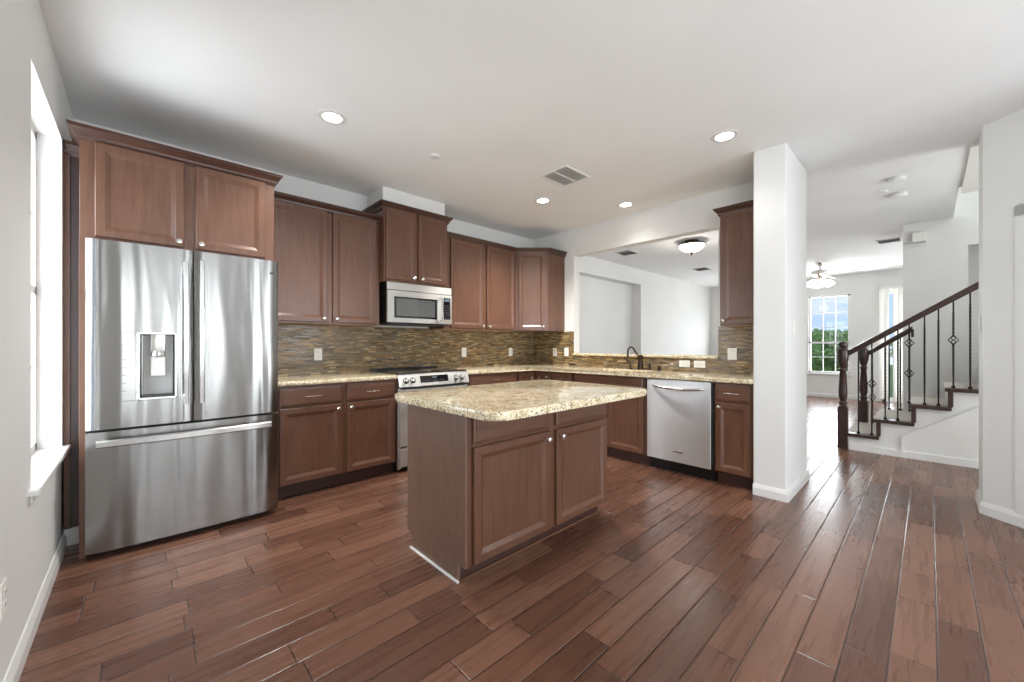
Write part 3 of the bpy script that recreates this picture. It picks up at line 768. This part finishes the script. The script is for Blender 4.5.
# door frame ring
xx0, xx1 = MX0, 2.345
for a in ((xx0, MYF, MZ0+.012, 1.812-.0, MYF+.03, 1.730), (2.305, MYF, MZ0+.012, dx1, MYF+.03, 1.730), (1.812, MYF, MZ0+.012, 2.305, MYF+.03, 1.462), (1.812, MYF, 1.672, 2.305, MYF+.03, 1.730)): box(b, *a)
dd = obj('door', b, M['steel2'], t)
obj('door_window', B(1.812, MYF+.006, 1.462, 2.305, MYF+.028, 1.672), M['blackglass'], dd, label='black glass surround')
obj('door_screen', B(1.838, MYF+.004, 1.482, 2.280, MYF+.007, 1.655), M['mwglass'], dd, label='grey mesh window')
obj('control_panel', B(2.385, MYF-.003, 1.468, 2.468, MYF+.004, 1.70, bev=.002), M['blackglass'], t)
b = BM()
for r_ in range(6):
    for c_ in range(3): box(b, 2.396+c_*.022, MYF-.0045, 1.482+r_*.026, 2.410+c_*.022, MYF-.002, 1.494+r_*.026)
obj('keypad', b, M['grey'], t)
obj('display', B(2.395, MYF-.0045, 1.658, 2.458, MYF-.002, 1.686), M['led'], t)
b = BM(); pts = [(2.343, MYF+.002, 1.70), (2.343, MYF-.028, 1.695), (2.343, MYF-.040, 1.64), (2.343, MYF-.044, 1.575), (2.343, MYF-.040, 1.51), (2.343, MYF-.028, 1.455), (2.343, MYF+.002, 1.45)]
tube(b, pts, .0095, 10); obj('handle', b, M['steelh'], dd, True)
obj('bottom_grille', B(MX0+.03, MYF+.04, MZ0-.006, MX1-.03, 3.95, MZ0+.001), M['grey'], t)

# ------------------------------------------------------------------ range
t = thing('range', 'stainless steel slide-in range with slanted control panel, behind the island', 'range', (2.14, 3.7, 0))
RX0, RX1, RY = 1.742, 2.538, 3.40
obj('body', B(RX0+.004, RY+.02, .03, RX1-.004, 3.99, .895, bev=.002), M['grey'], t)
obj('side_trim', B(RX0, RY-.012, .03, RX0+.03, RY+.03, .79, bev=.003), M['steel2'], t)
obj('oven_door', B(RX0+.004, RY-.03, .24, RX1-.004, RY+.018, .775, bev=.008, seg=2), M['steel2'], t)
obj('oven_window', B(RX0+.12, RY-.033, .36, RX1-.12, RY-.028, .64, bev=.002), M['blackglass'], t)
obj('drawer', B(RX0+.004, RY-.03, .05, RX1-.004, RY+.018, .225, bev=.008, seg=2), M['steel2'], t)
b = BM(); tube(b, [(RX0+.05, RY-.02, .715), (RX0+.05, RY-.07, .715)], .009); tube(b, [(RX1-.05, RY-.02, .715), (RX1-.05, RY-.07, .715)], .009); tube(b, [(RX0+.02, RY-.072, .715), (RX1-.02, RY-.072, .715)], .013, 12)
obj('handle', b, M['steelh'], t, True)
b = BM(); prism(b, [(3.375, .790), (3.352, .800), (3.388, .912), (3.410, .920), (3.47, .920), (3.47, .790)], RX0-.004, RX1+.004, axis='x'); 
cp = obj('control_panel', b, M['steel2'], t)
pn = Vector((0, -(.912-.800), (3.388-3.352))).normalized(); pc = lambda x, s_: Vector((x, 3.352+.036*s_, .800+.112*s_))
def onpanel(bm, x0, x1, s0, s1, h=.002):
    q = [pc(x0, s0), pc(x1, s0), pc(x1, s1), pc(x0, s1)]; lo = [bm.verts.new(v+pn*.0) for v in q]; hi = [bm.verts.new(v+pn*h) for v in q]
    bm.faces.new(hi); [bm.faces.new((lo[i], lo[(i+1) % 4], hi[(i+1) % 4], hi[i])) for i in range(4)]; bm.faces.new(lo[::-1])
b = BM(); onpanel(b, 1.965, 2.285, .25, .82); obj('display', b, M['blackglass'], cp)
b = BM(); onpanel(b, 2.10, 2.15, .60, .72, .003); 
for k in range(9): onpanel(b, 1.98+k*.03, 1.992+k*.03, .36, .42, .003)
obj('display_markings', b, M['led'], cp)
for x in (1.815, 1.885, 2.385, 2.455):
    b = BM(); o_ = pc(x, .5); lathe(b, [(.024, 0), (.024, .006), (.019, .010), (.017, .030), (.012, .033)], o_, pn, 20)
    k = obj('knob', b, M['steelh'], cp, True)
    b = BM(); lathe(b, [(.030, 0), (.030, .002)], o_, pn, 20); obj('knob_ring', b, M['black'], k, True)
b = BM(); box(b, RX0-.006, 3.41, .915, RX1+.006, 3.995, .928, .004, 2)
top = obj('cooktop', b, M['blackglass'], t)
for cx_, cy_ in ((1.93, 3.56), (1.93, 3.84), (2.35, 3.56), (2.35, 3.84)):
    for r_ in (.095, .05):
        b = BM(); tube(b, [(cx_+math.cos(a)*r_, cy_+math.sin(a)*r_, .9285) for a in [2*PI*i/24 for i in range(25)]], .0012, 4, False); obj('burner_ring', b, M['grey'], top)
b = BM(); box(b, RX0, 3.955, .925, RX1, 3.995, .945, .004); obj('rear_vent_trim', b, M['black'], top)

# ------------------------------------------------------------------ dishwasher
t = thing('dishwasher', 'stainless steel dishwasher with bowed handle under the counter', 'dishwasher', (RX, 1.897, 0), -PI/2, world=False)
obj('tub', B(.004, -.61, .1, .612, -.02, .870), M['black'], t)
dw = obj('door', B(.012, -.648, .115, .602, -.612, .868, bev=.004, seg=2), M['steel3'], t)
b = BM(); n = 18; pts = []
for i in range(n+1):
    s_ = i/n; pts.append((.075+.464*s_, -.650-.040*math.sin(PI*s_)**.6, .805-.012*math.sin(PI*s_)))
tube(b, pts, [.008+.006*math.sin(PI*i/n) for i in range(n+1)], 12); obj('handle', b, M['steelh'], dw, True)
obj('badge', B(.27, -.6505, .205, .36, -.648, .219), M['nickel'], dw, label='small bright name bar')
obj('toe_plate', B(.004, -.56, .0, .612, -.54, .105), M['black'], t)

# ------------------------------------------------------------------ faucet group
t = thing('faucet', 'dark bronze gooseneck kitchen faucet behind the sink', 'faucet', (4.11, 2.24, .914))
fx, fyy = 4.11, 2.24
b = lathe(BM(), [(.040, 0), (.040, .008), (.034, .014), (.031, .05), (.023, .11), (.024, .118), (.032, .124), (.034, .14), (.026, .158), (.008, .168)], (fx, fyy, .914), n=20)
obj('body', b, M['bronze'], t, True)
dd_ = Vector((-.85, .52, 0)).normalized()
pts = []
for s_, z in ((.012, .13), (.035, .165), (.06, .20), (.085, .235), (.105, .252), (.13, .252), (.148, .232), (.155, .20), (.155, .165), (.150, .14)):
    pts.append(Vector((fx, fyy, .914+z))+dd_*s_)
obj('spout', tube(BM(), pts, [.009]*8+[.011, .013], 10), M['bronze'], t, True)
t = thing('side_sprayer', 'dark bronze curved side sprayer left of the faucet', 'sprayer', (4.10, 2.36, .914))
obj('base', lathe(BM(), [(.022, 0), (.022, .01), (.012, .02), (.010, .05)], (4.10, 2.36, .914)), M['bronze'], t, True)
obj('head', tube(BM(), [(4.10, 2.36, .955), (4.10, 2.362, .985), (4.08, 2.385, 1.015), (4.06, 2.41, 1.045)], [.009, .011, .012, .010], 10), M['bronze'], t, True)
t = thing('soap_dispenser', 'small dark bronze soap dispenser pump right of the faucet', 'soap dispenser', (4.11, 2.13, .914))
obj('body', lathe(BM(), [(.018, 0), (.018, .008), (.010, .014), (.011, .05), (.008, .055)], (4.11, 2.13, .914)), M['bronze'], t, True)
obj('nozzle', tube(BM(), [(4.11, 2.13, .965), (4.11, 2.13, .982), (4.09, 2.13, .986), (4.065, 2.13, .980)], .006, 8), M['bronze'], t, True)
t = thing('air_gap', 'short dark bronze cylindrical cap, rightmost fitting behind the sink', 'cap', (4.11, 2.02, .914))
obj('cap', lathe(BM(), [(.024, 0), (.024, .01), (.019, .014), (.019, .045), (.012, .05)], (4.11, 2.02, .914)), M['bronze'], t, True)

# ------------------------------------------------------------------ outlets & switches
def plate(label, cat, pos, rot, w_=.072, h_=.115, kind='outlet', name='outlet', horiz=False, group=None):
    """local: wall plane y=0, plate sticks to -y"""
    t = thing(name, label, cat, pos, rot, world=False, group=group); OFF[t.name] = Vector((0, 0, 0))
    obj('cover_plate', B(-w_/2, -.006, -h_/2, w_/2, 0, h_/2, bev=.003, seg=2), M['plate'], t)
    if kind == 'outlet':
        for s_ in (-1, 1):
            f = (B(s_*.020-.013, -.008, -.015, s_*.020+.013, -.005, .015, bev=.002) if horiz else B(-.015, -.008, s_*.020-.013, .015, -.005, s_*.020+.013, bev=.002))
            soc = obj('socket', f, M['white'], t)
            b = BM()
            for q in (-1, 1):
                if horiz: box(b, s_*.020-.005, -.0085, q*.006-.001, s_*.020+.003, -.0078, q*.006+.001)
                else: box(b, q*.006-.001, -.0085, s_*.020-.003, q*.006+.001, -.0078, s_*.020+.005)
            obj('slots', b, M['slot'], soc)
    elif kind == 'switch':
        obj('rocker', B(-.016, -.009, -.033, .016, -.005, .033, bev=.002), M['white'], t)
    else:
        for s_ in (-1, 1): obj('rocker', B(s_*.023-.015, -.009, -.033, s_*.023+.015, -.005, .033, bev=.002), M['white'], t)
    return t
yb = BY-.0092; xb = RX-.0092
plate('white wall outlet on the tile between refrigerator and range', 'outlet', (1.237, yb, 1.103), 0)
plate('white wall outlet on the tile just right of the microwave', 'outlet', (2.957, yb, 1.100), 0)
plate('white wall outlet on the back-wall tile nearest the inside corner', 'outlet', (3.757, yb, 1.093), 0)
plate('white switch plate on the right-wall tile nearest the inside corner', 'switch', (xb, 3.594, 1.091), -PI/2, kind='switch', name='light_switch')
plate('white switch plate on the tile beside the left end of the wall opening', 'switch', (xb, 3.389, 1.094), -PI/2, kind='switch', name='light_switch')
plate('horizontal white outlet under the ledge, nearer the faucet', 'outlet', (xb, 1.79, .992), -PI/2, .115, .072, horiz=True)
plate('horizontal white outlet under the ledge, farther from the faucet', 'outlet', (xb, 1.635, .992), -PI/2, .115, .072, horiz=True)
plate('white double switch plate on the tile below the right wall cabinet', 'switch', (xb, 1.325, 1.105), -PI/2, .085, .115, kind='double', name='light_switch')
plate('white switch plate on the front face of the white column', 'switch', (3.81, .7465, 1.33), 0, .085, .115, kind='double', name='light_switch')
plate('white switch plate on the short wall at the stairs', 'switch', (4.50, -.2595, 1.35), PI, kind='switch', name='light_switch')
o = plate('white wall outlet on the left wall near the floor', 'outlet', (LX+.0005, 2.085, .365), PI/2)

# ------------------------------------------------------------------ ceiling things
def recessed(label, x, y, power=55):
    t = thing('recessed_light', label, 'ceiling light', (x, y, CE-.008), group='recessed ceiling lights in the kitchen')
    b = BM(); n = 32; rr = [(.058, 0), (.062, -.006), (.088, -.005), (.092, 0)]
    rings_ = [[b.verts.new((x+math.cos(2*PI*i/n)*r, y+math.sin(2*PI*i/n)*r, CE+z)) for i in range(n)] for r, z in rr]
    for j in range(4):
        for i in range(n):
            a, c_ = rings_[j], rings_[(j+1) % 4]; b.faces.new((a[i], a[(i+1) % n], c_[(i+1) % n], c_[i]))
    obj('trim_ring', b, M['trim'], t, True)
    obj('lens', lathe(BM(), [(.0585, -.001), (.0585, -.003), (.04, -.0045)], (x, y, CE), n=28), M['lamp'], t, True)
    d = bpy.data.lights.new('downlight_beam', 'SPOT'); d.energy = power; d.spot_size = 2.3; d.spot_blend = .8; d.shadow_soft_size = .06; d.color = (1, .985, .96)
    l = bpy.data.objects.new('downlight_beam', d); C.objects.link(l); l.parent = t; l.location = (0, 0, -.01)
recessed('lit round recessed ceiling light nearest the refrigerator', .95, 2.785, 90)
recessed('lit round recessed ceiling light nearest the white column', 3.15, 1.042, 10)
recessed('lit round recessed ceiling light near the air vent, over the corner of the kitchen', 3.146, 2.848, 170)
recessed('lit round recessed ceiling light close to the wall opening above the sink', 3.90, 2.30, 9)
def vent(label, x0, y0, x1, y1, z=CE, rows=10, div=True, ax='x'):
    t = thing('ceiling_vent', label, 'vent', ((x0+x1)/2, (y0+y1)/2, z-.012))
    b = BM(); f = .022
    for a in ((x0, y0, x1, y0+f), (x0, y1-f, x1, y1), (x0, y0+f, x0+f, y1-f), (x1-f, y0+f, x1, y1-f)): box(b, a[0], a[1], z-.010, a[2], a[3], z-.001, .002)
    if div: xm = (x0+x1)/2; ym = (y0+y1)/2; box(b, x0+f, ym-.006, z-.011, x1-f, ym+.006, z-.001)
    obj('frame', b, M['trim'], t)
    obj('duct_shade', B(x0+f, y0+f, z-.003, x1-f, y1-f, z-.001), M['ventdark'], t)  # flat sheet behind the louvres, its grey stands for the shade inside
    b = BM()
    for k in range(rows):
        xx = x0+f+(x1-x0-2*f)*(k+.5)/rows; w_ = (x1-x0-2*f)/rows*.36
        prism(b, [(xx-w_, z-.009), (xx-w_+.002, z-.009), (xx+w_, z-.003), (xx+w_-.002, z-.003)], y0+f, y1-f, axis='y')
    obj('louvres', b, M['greyvent'], t)
vent('square louvred ceiling vent over the kitchen', 2.66, 2.14, 3.02, 2.45)
vent('grey ceiling vent near the tall recess, seen through the wall opening', 5.80, 3.36, 6.14, 3.66, div=False)
vent('pale ceiling vent beyond the bowl lamp, seen through the wall opening', 8.20, 3.05, 8.55, 3.35, div=False)
vent('ceiling vent at the far end of the hall ceiling near the stair wall', 7.95, .27, 8.25, .55, div=False)
single('ceiling_disc', lathe(BM(), [(.045, 0), (.045, -.006), (.035, -.012)], (1.762, 2.785, CE), n=24), M['trim'], 'small blank white disc on the kitchen ceiling', 'ceiling disc', (1.762, 2.785, CE), smooth=True)
def detector(label, x, y, r=.065):
    t = thing('smoke_detector', label, 'detector', (x, y, CE-.04))
    obj('mount', lathe(BM(), [(r*1.1, 0), (r*1.1, -.01)], (x, y, CE), n=24), M['greyvent'], t, True)
    obj('housing', lathe(BM(), [(r, -.01), (r, -.028), (r*.8, -.038), (.01, -.04)], (x, y, CE), n=24), M['trim'], t, True)
detector('white ceiling smoke detector in the hall, the nearer one', 5.10, .21)
detector('white ceiling smoke detector in the hall, the farther one', 5.65, .215)
single('sprinkler_head', lathe(BM(), [(.035, 0), (.035, -.01), (.02, -.02)], (5.45, .32, CE), n=20), M['trim'], 'tiny white sprinkler cap between the hall smoke detectors', 'sprinkler', (5.45, .32, CE), smooth=True)
t = thing('door_chime', 'white door chime box high on the wall behind the stairs', 'chime', (7.2, .09, 2.50))
obj('box', B(7.15, .03, 2.50, 7.199, .15, 2.62, bev=.004), M['white'], t)
obj('shelf_lip', B(7.14, .03, 2.488, 7.199, .215, 2.500, bev=.002), M['greyvent'], t)

# flush bowl lamp in breakfast room
t = thing('ceiling_lamp', 'lit frosted bowl ceiling lamp with bronze rim, seen through the wall opening', 'ceiling lamp', (6.0, 2.44, CE-.2))
lx, ly = 6.0, 2.44
obj('rim', lathe(BM(), [(.10, 0), (.10, -.02), (.19, -.045), (.200, -.06), (.195, -.07), (.17, -.06)], (lx, ly, CE), n=36), M['bronze'], t, True)
obj('glass_bowl', lathe(BM(), [(.183, -.06), (.175, -.085), (.145, -.12), (.10, -.148), (.05, -.163), (.01, -.168)], (lx, ly, CE), n=36), M['bowl'], t, True)
obj('finial', lathe(BM(), [(.026, -.16), (.022, -.175), (.010, -.182), (.012, -.192), (.003, -.215)], (lx, ly, CE), n=16), M['bronze'], t, True)
d = bpy.data.lights.new('bowl_glow', 'POINT'); d.energy = 5; d.color = (1, .94, .86); d.shadow_soft_size = .12
l = bpy.data.objects.new('bowl_glow', d); C.objects.link(l); l.parent = t; l.location = (0, 0, -.12)

# ceiling fan in the living room
t = thing('ceiling_fan', 'white-bladed ceiling fan with cluster of lit glass shades in the living room', 'ceiling fan', (9.3, 1.41, 2.2))
ax, ay = 9.3, 1.41
obj('canopy', lathe(BM(), [(.075, 0), (.072, -.03), (.04, -.07), (.02, -.08)], (ax, ay, CE), n=24), M['nickel'], t, True)
obj('downrod', tube(BM(), [(ax, ay, CE-.06), (ax, ay, CE-.16)], .014, 12), M['nickel'], t, True)
obj('motor', lathe(BM(), [(.03, -.14), (.11, -.155), (.145, -.175), (.15, -.23), (.12, -.265), (.06, -.29), (.05, -.34), (.03, -.35)], (ax, ay, CE), n=28), M['nickel'], t, True)
for k in range(5):
    a = math.radians(-80+72*k); R_ = Matrix.Translation((ax, ay, CE-.235)) @ Matrix.Rotation(a, 4, 'Z') @ Matrix.Rotation(math.radians(11), 4, 'X')
    b = prism(BM(), [(.20, -.05), (.58, -.07), (.63, -.055), (.655, 0), (.63, .055), (.58, .07), (.20, .05)], -.004, .004)
    bmesh.ops.transform(b, matrix=R_, verts=b.verts); bl = obj('blade', b, M['white'], t)
    b = B(.10, -.018, -.006, .25, .018, .004); bmesh.ops.transform(b, matrix=R_, verts=b.verts); obj('blade_bracket', b, M['nickel'], bl)
for k in range(4):
    a = 2*PI*k/4+.5; o_ = Vector((ax+math.cos(a)*.11, ay+math.sin(a)*.11, CE-.34)); axx = Vector((math.cos(a)*.6, math.sin(a)*.6, -1))
    ar = obj('lamp_arm', tube(BM(), [(ax+math.cos(a)*.03, ay+math.sin(a)*.03, CE-.33), (ax+math.cos(a)*.09, ay+math.sin(a)*.09, CE-.32), o_[:]], .01, 8), M['nickel'], t, True)
    obj('lamp_shade', lathe(BM(), [(.025, 0), (.04, .03), (.065, .07), (.075, .11), (.06, .125)], o_, axx, 20), M['bowl'], ar, True)

# ------------------------------------------------------------------ patio door + vertical blinds
r = bpy.data.objects.new('door_1', None); C.objects.link(r); r.location = (FX+.08, -.185, 0); r['kind'] = 'structure'; OFF[r.name] = -Vector(r.location)
b = BM()
for a, c_ in ((DY0, DY0+.06), (-.23, -.13), (DY1-.06, DY1)): box(b, FX+.05, a, 0, FX+.11, c_, DZ)
box(b, FX+.05, DY0, DZ-.06, FX+.11, DY1, DZ); box(b, FX+.05, DY0, 0, FX+.11, DY1, .08)
obj('door_frame', b, M['trim'], r); obj('door_pane', B(FX+.077, DY0+.06, .08, FX+.083, DY1-.06, DZ-.06), M['glass'], r)
t = thing('vertical_blinds', 'white vertical blinds drawn across the patio door behind the stairs', 'blinds', (FX-.05, -.2, .05))
obj('head_rail', B(FX-.08, DY0-.05, 2.34, FX-.02, DY1+.03, 2.40, bev=.004), M['white'], t)
k = 0; yy = DY1
while yy > DY0:
    if not (.50 < yy < .60):
        b = B(-.0015, -.042, 0, .0015, .042, 2.28); a = math.radians(random.uniform(18, 40))
        bmesh.ops.transform(b, matrix=Matrix.Translation((FX-.05, yy, .06)) @ Matrix.Rotation(a, 4, 'Z'), verts=b.verts); obj('slat', b, M['white'], t)
    yy -= .068

# ------------------------------------------------------------------ staircase
SX0, SX1 = 5.87, 6.85
RUN, RISE = .262, .19
ys = [.636-.0-RUN*i for i in range(0, 12)]   # front edge of each tread
yst = [.640, .400, .130, -.128] + [-.128-.262*i for i in range(1, 9)]
# stair carcass: one stepped prism
pts = [(yst[0], 0)]
for i, y in enumerate(yst):
    pts += [(y, RISE*(i+1)-.03*1), ]
    if i < len(yst)-1: pts += [(yst[i+1], RISE*(i+1)-.03)]
pts += [(-3.15, RISE*len(yst)-.03), (-3.15, 0)]
st = thing('staircase', 'white staircase with dark tread ends rising to the right', 'staircase', (6.36, -.9, 0))
obj('stair_body', prism(BM(), pts, SX0+.02, SX1, axis='x'), M['trim'], st)
# tread and riser trim
for i, y in enumerate(yst[:8]):
    z = RISE*(i+1); ye = (yst[i+1] if i+1 < len(yst) else y-.26)
    cp_ = obj('tread', B(SX0+.10, ye-.0, z-.032, SX1, y+.02, z, bev=.006, seg=2), M['carpet'], st, label='pale carpeted tread')
    obj('tread_end', B(SX0-.03, ye-.025, z-.034, SX0+.10, y+(.0 if i == 0 else .022), z+.002, bev=.006, seg=2), M['espresso'], st, label='dark wood tread end')
    if i > 0: obj('riser_end', B(SX0-.004, y-.036, z-RISE+.002, SX0+.06, y+.0, z-.034, bev=.002), M['espresso'], st, label='dark wood riser end')
# raised panel molding on the stair side
b = BM()
def bar3(bm, y0, z0, y1, z1, w_=.012):
    d_ = Vector((y1-y0, z1-z0)).normalized(); n_ = Vector((-d_.y, d_.x))*w_
    prism(bm, [(y0-n_.x/2, z0-n_.y/2), (y1-n_.x/2, z1-n_.y/2), (y1+n_.x/2, z1+n_.y/2), (y0+n_.x/2, z0+n_.y/2)], SX0+.006, SX0+.022, axis='x')
bar3(b, .199, .07, .199, .215, .014); bar3(b, .199, .215, -1.2, 1.20, .014)
obj('side_molding', b, M['trim'], st)
obj('side_base', sweep(BM(), [(SX0+.02, -1.5), (SX0+.02, .63)][::-1], bp), M['trim'], st) if False else obj('side_base', B(SX0+.004, -1.5, 0, SX0+.02, .63, .07), M['trim'], st)
# newels
def newel(label, x, y, z0, zt, half=False):
    t = thing('newel_post', label, 'post', (x, y, z0))
    hb = .045; zb = z0+(.478 if not half else .27)
    obj('square_base', B(x-hb, y-hb, z0, x+hb, y+hb, zb, bev=.006, seg=2), M['espresso'], t)
    L = zt-.305-zb
    pr_ = [(.036, 0), (.042, .010), (.030, .024), (.041, .038), (.041, .052), (.028, .066), (.030, .080), (.040, .12), (.041, L*.40), (.030, L*.90), (.038, L*.93), (.038, L*.96), (.028, L)]
    obj('turned_shaft', lathe(BM(), pr_, (x, y, zb), n=24), M['espresso'], t, True)
    b = BM(); z = zb+L; pts_ = [(.028, 0), (.036, .025), (.048, .075), (.054, .12), (.054, .19), (.046, .215), (.026, .232), (.030, .243), (.043, .252), (.045, .272), (.036, .292), (.010, .305)]
    lathe(b, pts_, (x, y, z), n=24); obj('urn_cap', b, M['espresso'], t, True)
newel('dark turned newel post on the floor at the foot of the stairs', 5.87+.04, .685, 0, 1.235)
newel('dark turned newel post on the far side of the first stair tread', 6.83, .585, .192, 1.225, True)
# handrails
def rail(label, x, p0, p1, end=None):
    t = thing('handrail', label, 'handrail', (x, p0[0], p0[1]-.07))
    d_ = (Vector((0, p1[0]-p0[0], p1[1]-p0[1]))); L = d_.length; b = BM()
    sec = [(-.022, -.035), (.022, -.035), (.024, -.012), (.032, .0), (.034, .018), (.026, .032), (.0, .037), (-.026, .032), (-.034, .018), (-.032, .0), (-.024, -.012)]
    A = [b.verts.new((x+s_[0], p0[0], p0[1]+s_[1])) for s_ in sec]; Bv = [b.verts.new((x+s_[0], p1[0], p1[1]+s_[1])) for s_ in sec]
    k = len(sec)
    for i in range(k): b.faces.new((A[i], A[(i+1) % k], Bv[(i+1) % k], Bv[i]))
    b.faces.new(A[::-1]); b.faces.new(Bv); obj('rail', b, M['espresso'], t, True)
    if end: obj('end_bracket', B(x-.012, p1[0]-.012, p1[1]-.10, x+.012, p1[0]+.012, p1[1]+.0, bev=.004), M['espresso'], t)
HX = 5.91
slope = (1.765-1.10)/(.636+.316)
def hz(y): return 1.10+(.636-y)*slope
rail('long dark wooden handrail along the near side of the stairs', HX, (.645, hz(.645)), (-1.6, hz(-1.6)))
rail('short dark wooden handrail along the far side of the stairs', 6.82, (.545, 1.08), (.14, 1.385), end=True)
def twist(bm, x, y, z0, z1, r=.0065):
    n = int((z1-z0)/.006); prev = None
    for i in range(n+1):
        z = z0+(z1-z0)*i/n; a = (z-z0)*42
        rg = [bm.verts.new((x+math.cos(a+k*PI/2)*r*1.3, y+math.sin(a+k*PI/2)*r*1.3, z)) for k in range(4)]
        if prev:
            for k in range(4): bm.faces.new((prev[k], prev[(k+1) % 4], rg[(k+1) % 4], rg[k]))
        prev = rg
def basket(bm, x, y, z, h=.085, R=.03):
    for k in range(4):
        pts_ = []
        for i in range(9):
            s_ = i/8; a = k*PI/2+s_*PI; rr_ = .004+R*math.sin(PI*s_); pts_.append((x+math.cos(a)*rr_, y+math.sin(a)*rr_, z-h/2+h*s_))
        tube(bm, pts_, .0042, 5)
def baluster(x, y, z0, z1, baskets, label, group):
    t = thing('baluster', label, 'baluster', (x, y, z0), group=group)
    b = BM(); zs = sorted(baskets); cur = z0
    box(b, x-.006, y-.006, z0, x+.006, y+.006, z0+.12)
    cur = z0+.12
    for zb in zs:
        if zb-.045 > cur: twist(b, x, y, cur, zb-.04)
        cur = zb+.04
    end = z1-.12
    if end > cur: twist(b, x, y, cur, end)
    box(b, x-.006, y-.006, min(end, z1-.02), x+.006, y+.006, z1)
    obj('twisted_bar', b, M['iron'], t)
    for zb in zs:
        bb = BM(); basket(bb, x, y, zb)
        lathe(bb, [(.009, -.046), (.011, -.042), (.009, -.038)], (x, y, zb), n=10); lathe(bb, [(.009, .038), (.011, .042), (.009, .046)], (x, y, zb), n=10)
        obj('basket', bb, M['iron'], t, True)
    obj('shoe', prism(BM(), [(x-.014, y-.014), (x+.014, y-.014), (x+.014, y+.014), (x-.014, y+.014)], z0, z0+.022, .004, 1), M['iron'], t)
near = [(.55, 1, []), (.438, 1, [.55]), (.33, 2, []), (.232, 2, []), (.146, 3, [.30, .62]), (.034, 3, []), (-.064, 3, []), (-.165, 4, [.46]), (-.275, 4, []), (-.385, 5, []), (-.49, 5, [.3, .6])]
names_ = ['plain iron baluster nearest the big newel post', 'iron baluster with one low basket on the first stair tread', 'plain iron baluster, first one on the second stair tread',
          'plain iron baluster, second one on the second stair tread', 'iron baluster with two baskets on the third stair tread', 'plain iron baluster just right of the two-basket baluster',
          'plain iron baluster, last one on the third stair tread', 'iron baluster with a single high basket on the fourth stair tread', 'plain iron baluster beside the right edge of the short wall',
          'plain iron baluster hidden behind the short wall', 'two-basket iron baluster hidden behind the short wall']
for (y, s_, bk), lb in list(zip(near, names_))[:9]:
    z0 = RISE*s_+.002; z1 = hz(y)-.028
    baluster(HX, y, z0, z1, [z0+q+.02 for q in bk], lb, 'iron balusters on the near side of the stairs')
far = [(.485, 1, []), (.44-.0, 1, []), (.335, 2, [.25]), (.235, 2, [])]
far = [(.50, 1, [.33]), (.345, 2, []), (.245, 2, []), (.165, 2, [])]
flab = ['iron baluster with one basket on the far side, next to the smaller newel post', 'plain iron baluster on the far side of the second stair tread, nearest the small newel', 'plain iron baluster in the middle of the far-side row', 'plain iron baluster at the upper end of the short far rail']
for (y, s_, bk), lb in zip(far, flab):
    z0 = RISE*s_+.001; z1 = 1.08+(.545-y)*(1.385-1.08)/(.545-.14)-.03
    baluster(6.82, y, z0, z1, [z0+q for q in bk], lb, 'iron balusters on the far side of the stairs')
# wall skirt along the stair wall
b = BM(); prism(b, [(.20, .19), (.20, .47), (-1.5, 1.72), (-1.5, 1.44)], 7.185, 7.2, axis='x'); struct('trim_7', b, M['trim'])

# ------------------------------------------------------------------ outside
struct('ground', B(11.8, -12, -.6, 45, 20, -.5), M['lawn'])
def tree(label, x, y, h, r, mat, seed):
    rn = random.Random(seed)
    t = thing('tree', label, 'tree', (x, y, -.5))
    obj('trunk', tube(BM(), [(x, y, -.5), (x+.05, y, h*.4-.5), (x, y+.05, h*.8-.5)], [.14, .10, .04], 8), M['bark'], t, True)
    b = BM()
    for k in range(3500):
        u = rn.uniform(-1, 1); a = rn.uniform(0, 2*PI); q = rn.uniform(.35, 1)**.5*(1+.18*math.sin(5*a+seed)+.12*math.sin(9*u+seed))
        c_ = Vector((x+math.cos(a)*math.sqrt(1-u*u)*r*q, y+math.sin(a)*math.sqrt(1-u*u)*r*q, h*.62-.5+u*h*.42*q))
        s_ = rn.uniform(.07, .15); e1 = Vector((rn.gauss(0, 1), rn.gauss(0, 1), rn.gauss(0, 1))).normalized(); e2 = e1.orthogonal().normalized()
        b.faces.new([b.verts.new(c_+e1*s_), b.verts.new(c_+e2*s_*.5), b.verts.new(c_-e1*s_), b.verts.new(c_-e2*s_*.5)])
    obj('foliage', b, mat, t)
tree('leafy green tree outside the window, nearest the stair post', 19, 2.35, 2.05, 1.1, M['leaf'], 1)
tree('round pale green tree outside the window, nearest the column', 21, 4.6, 2.1, 1.1, M['leaf2'], 2)
tree('distant green tree behind the nearer two outside the window', 32, 5.2, 2.6, 2.2, M['leaf'], 3)
tree('smaller distant green tree on the right behind the window', 36, -.2, 2.2, 2.0, M['leaf2'], 4)
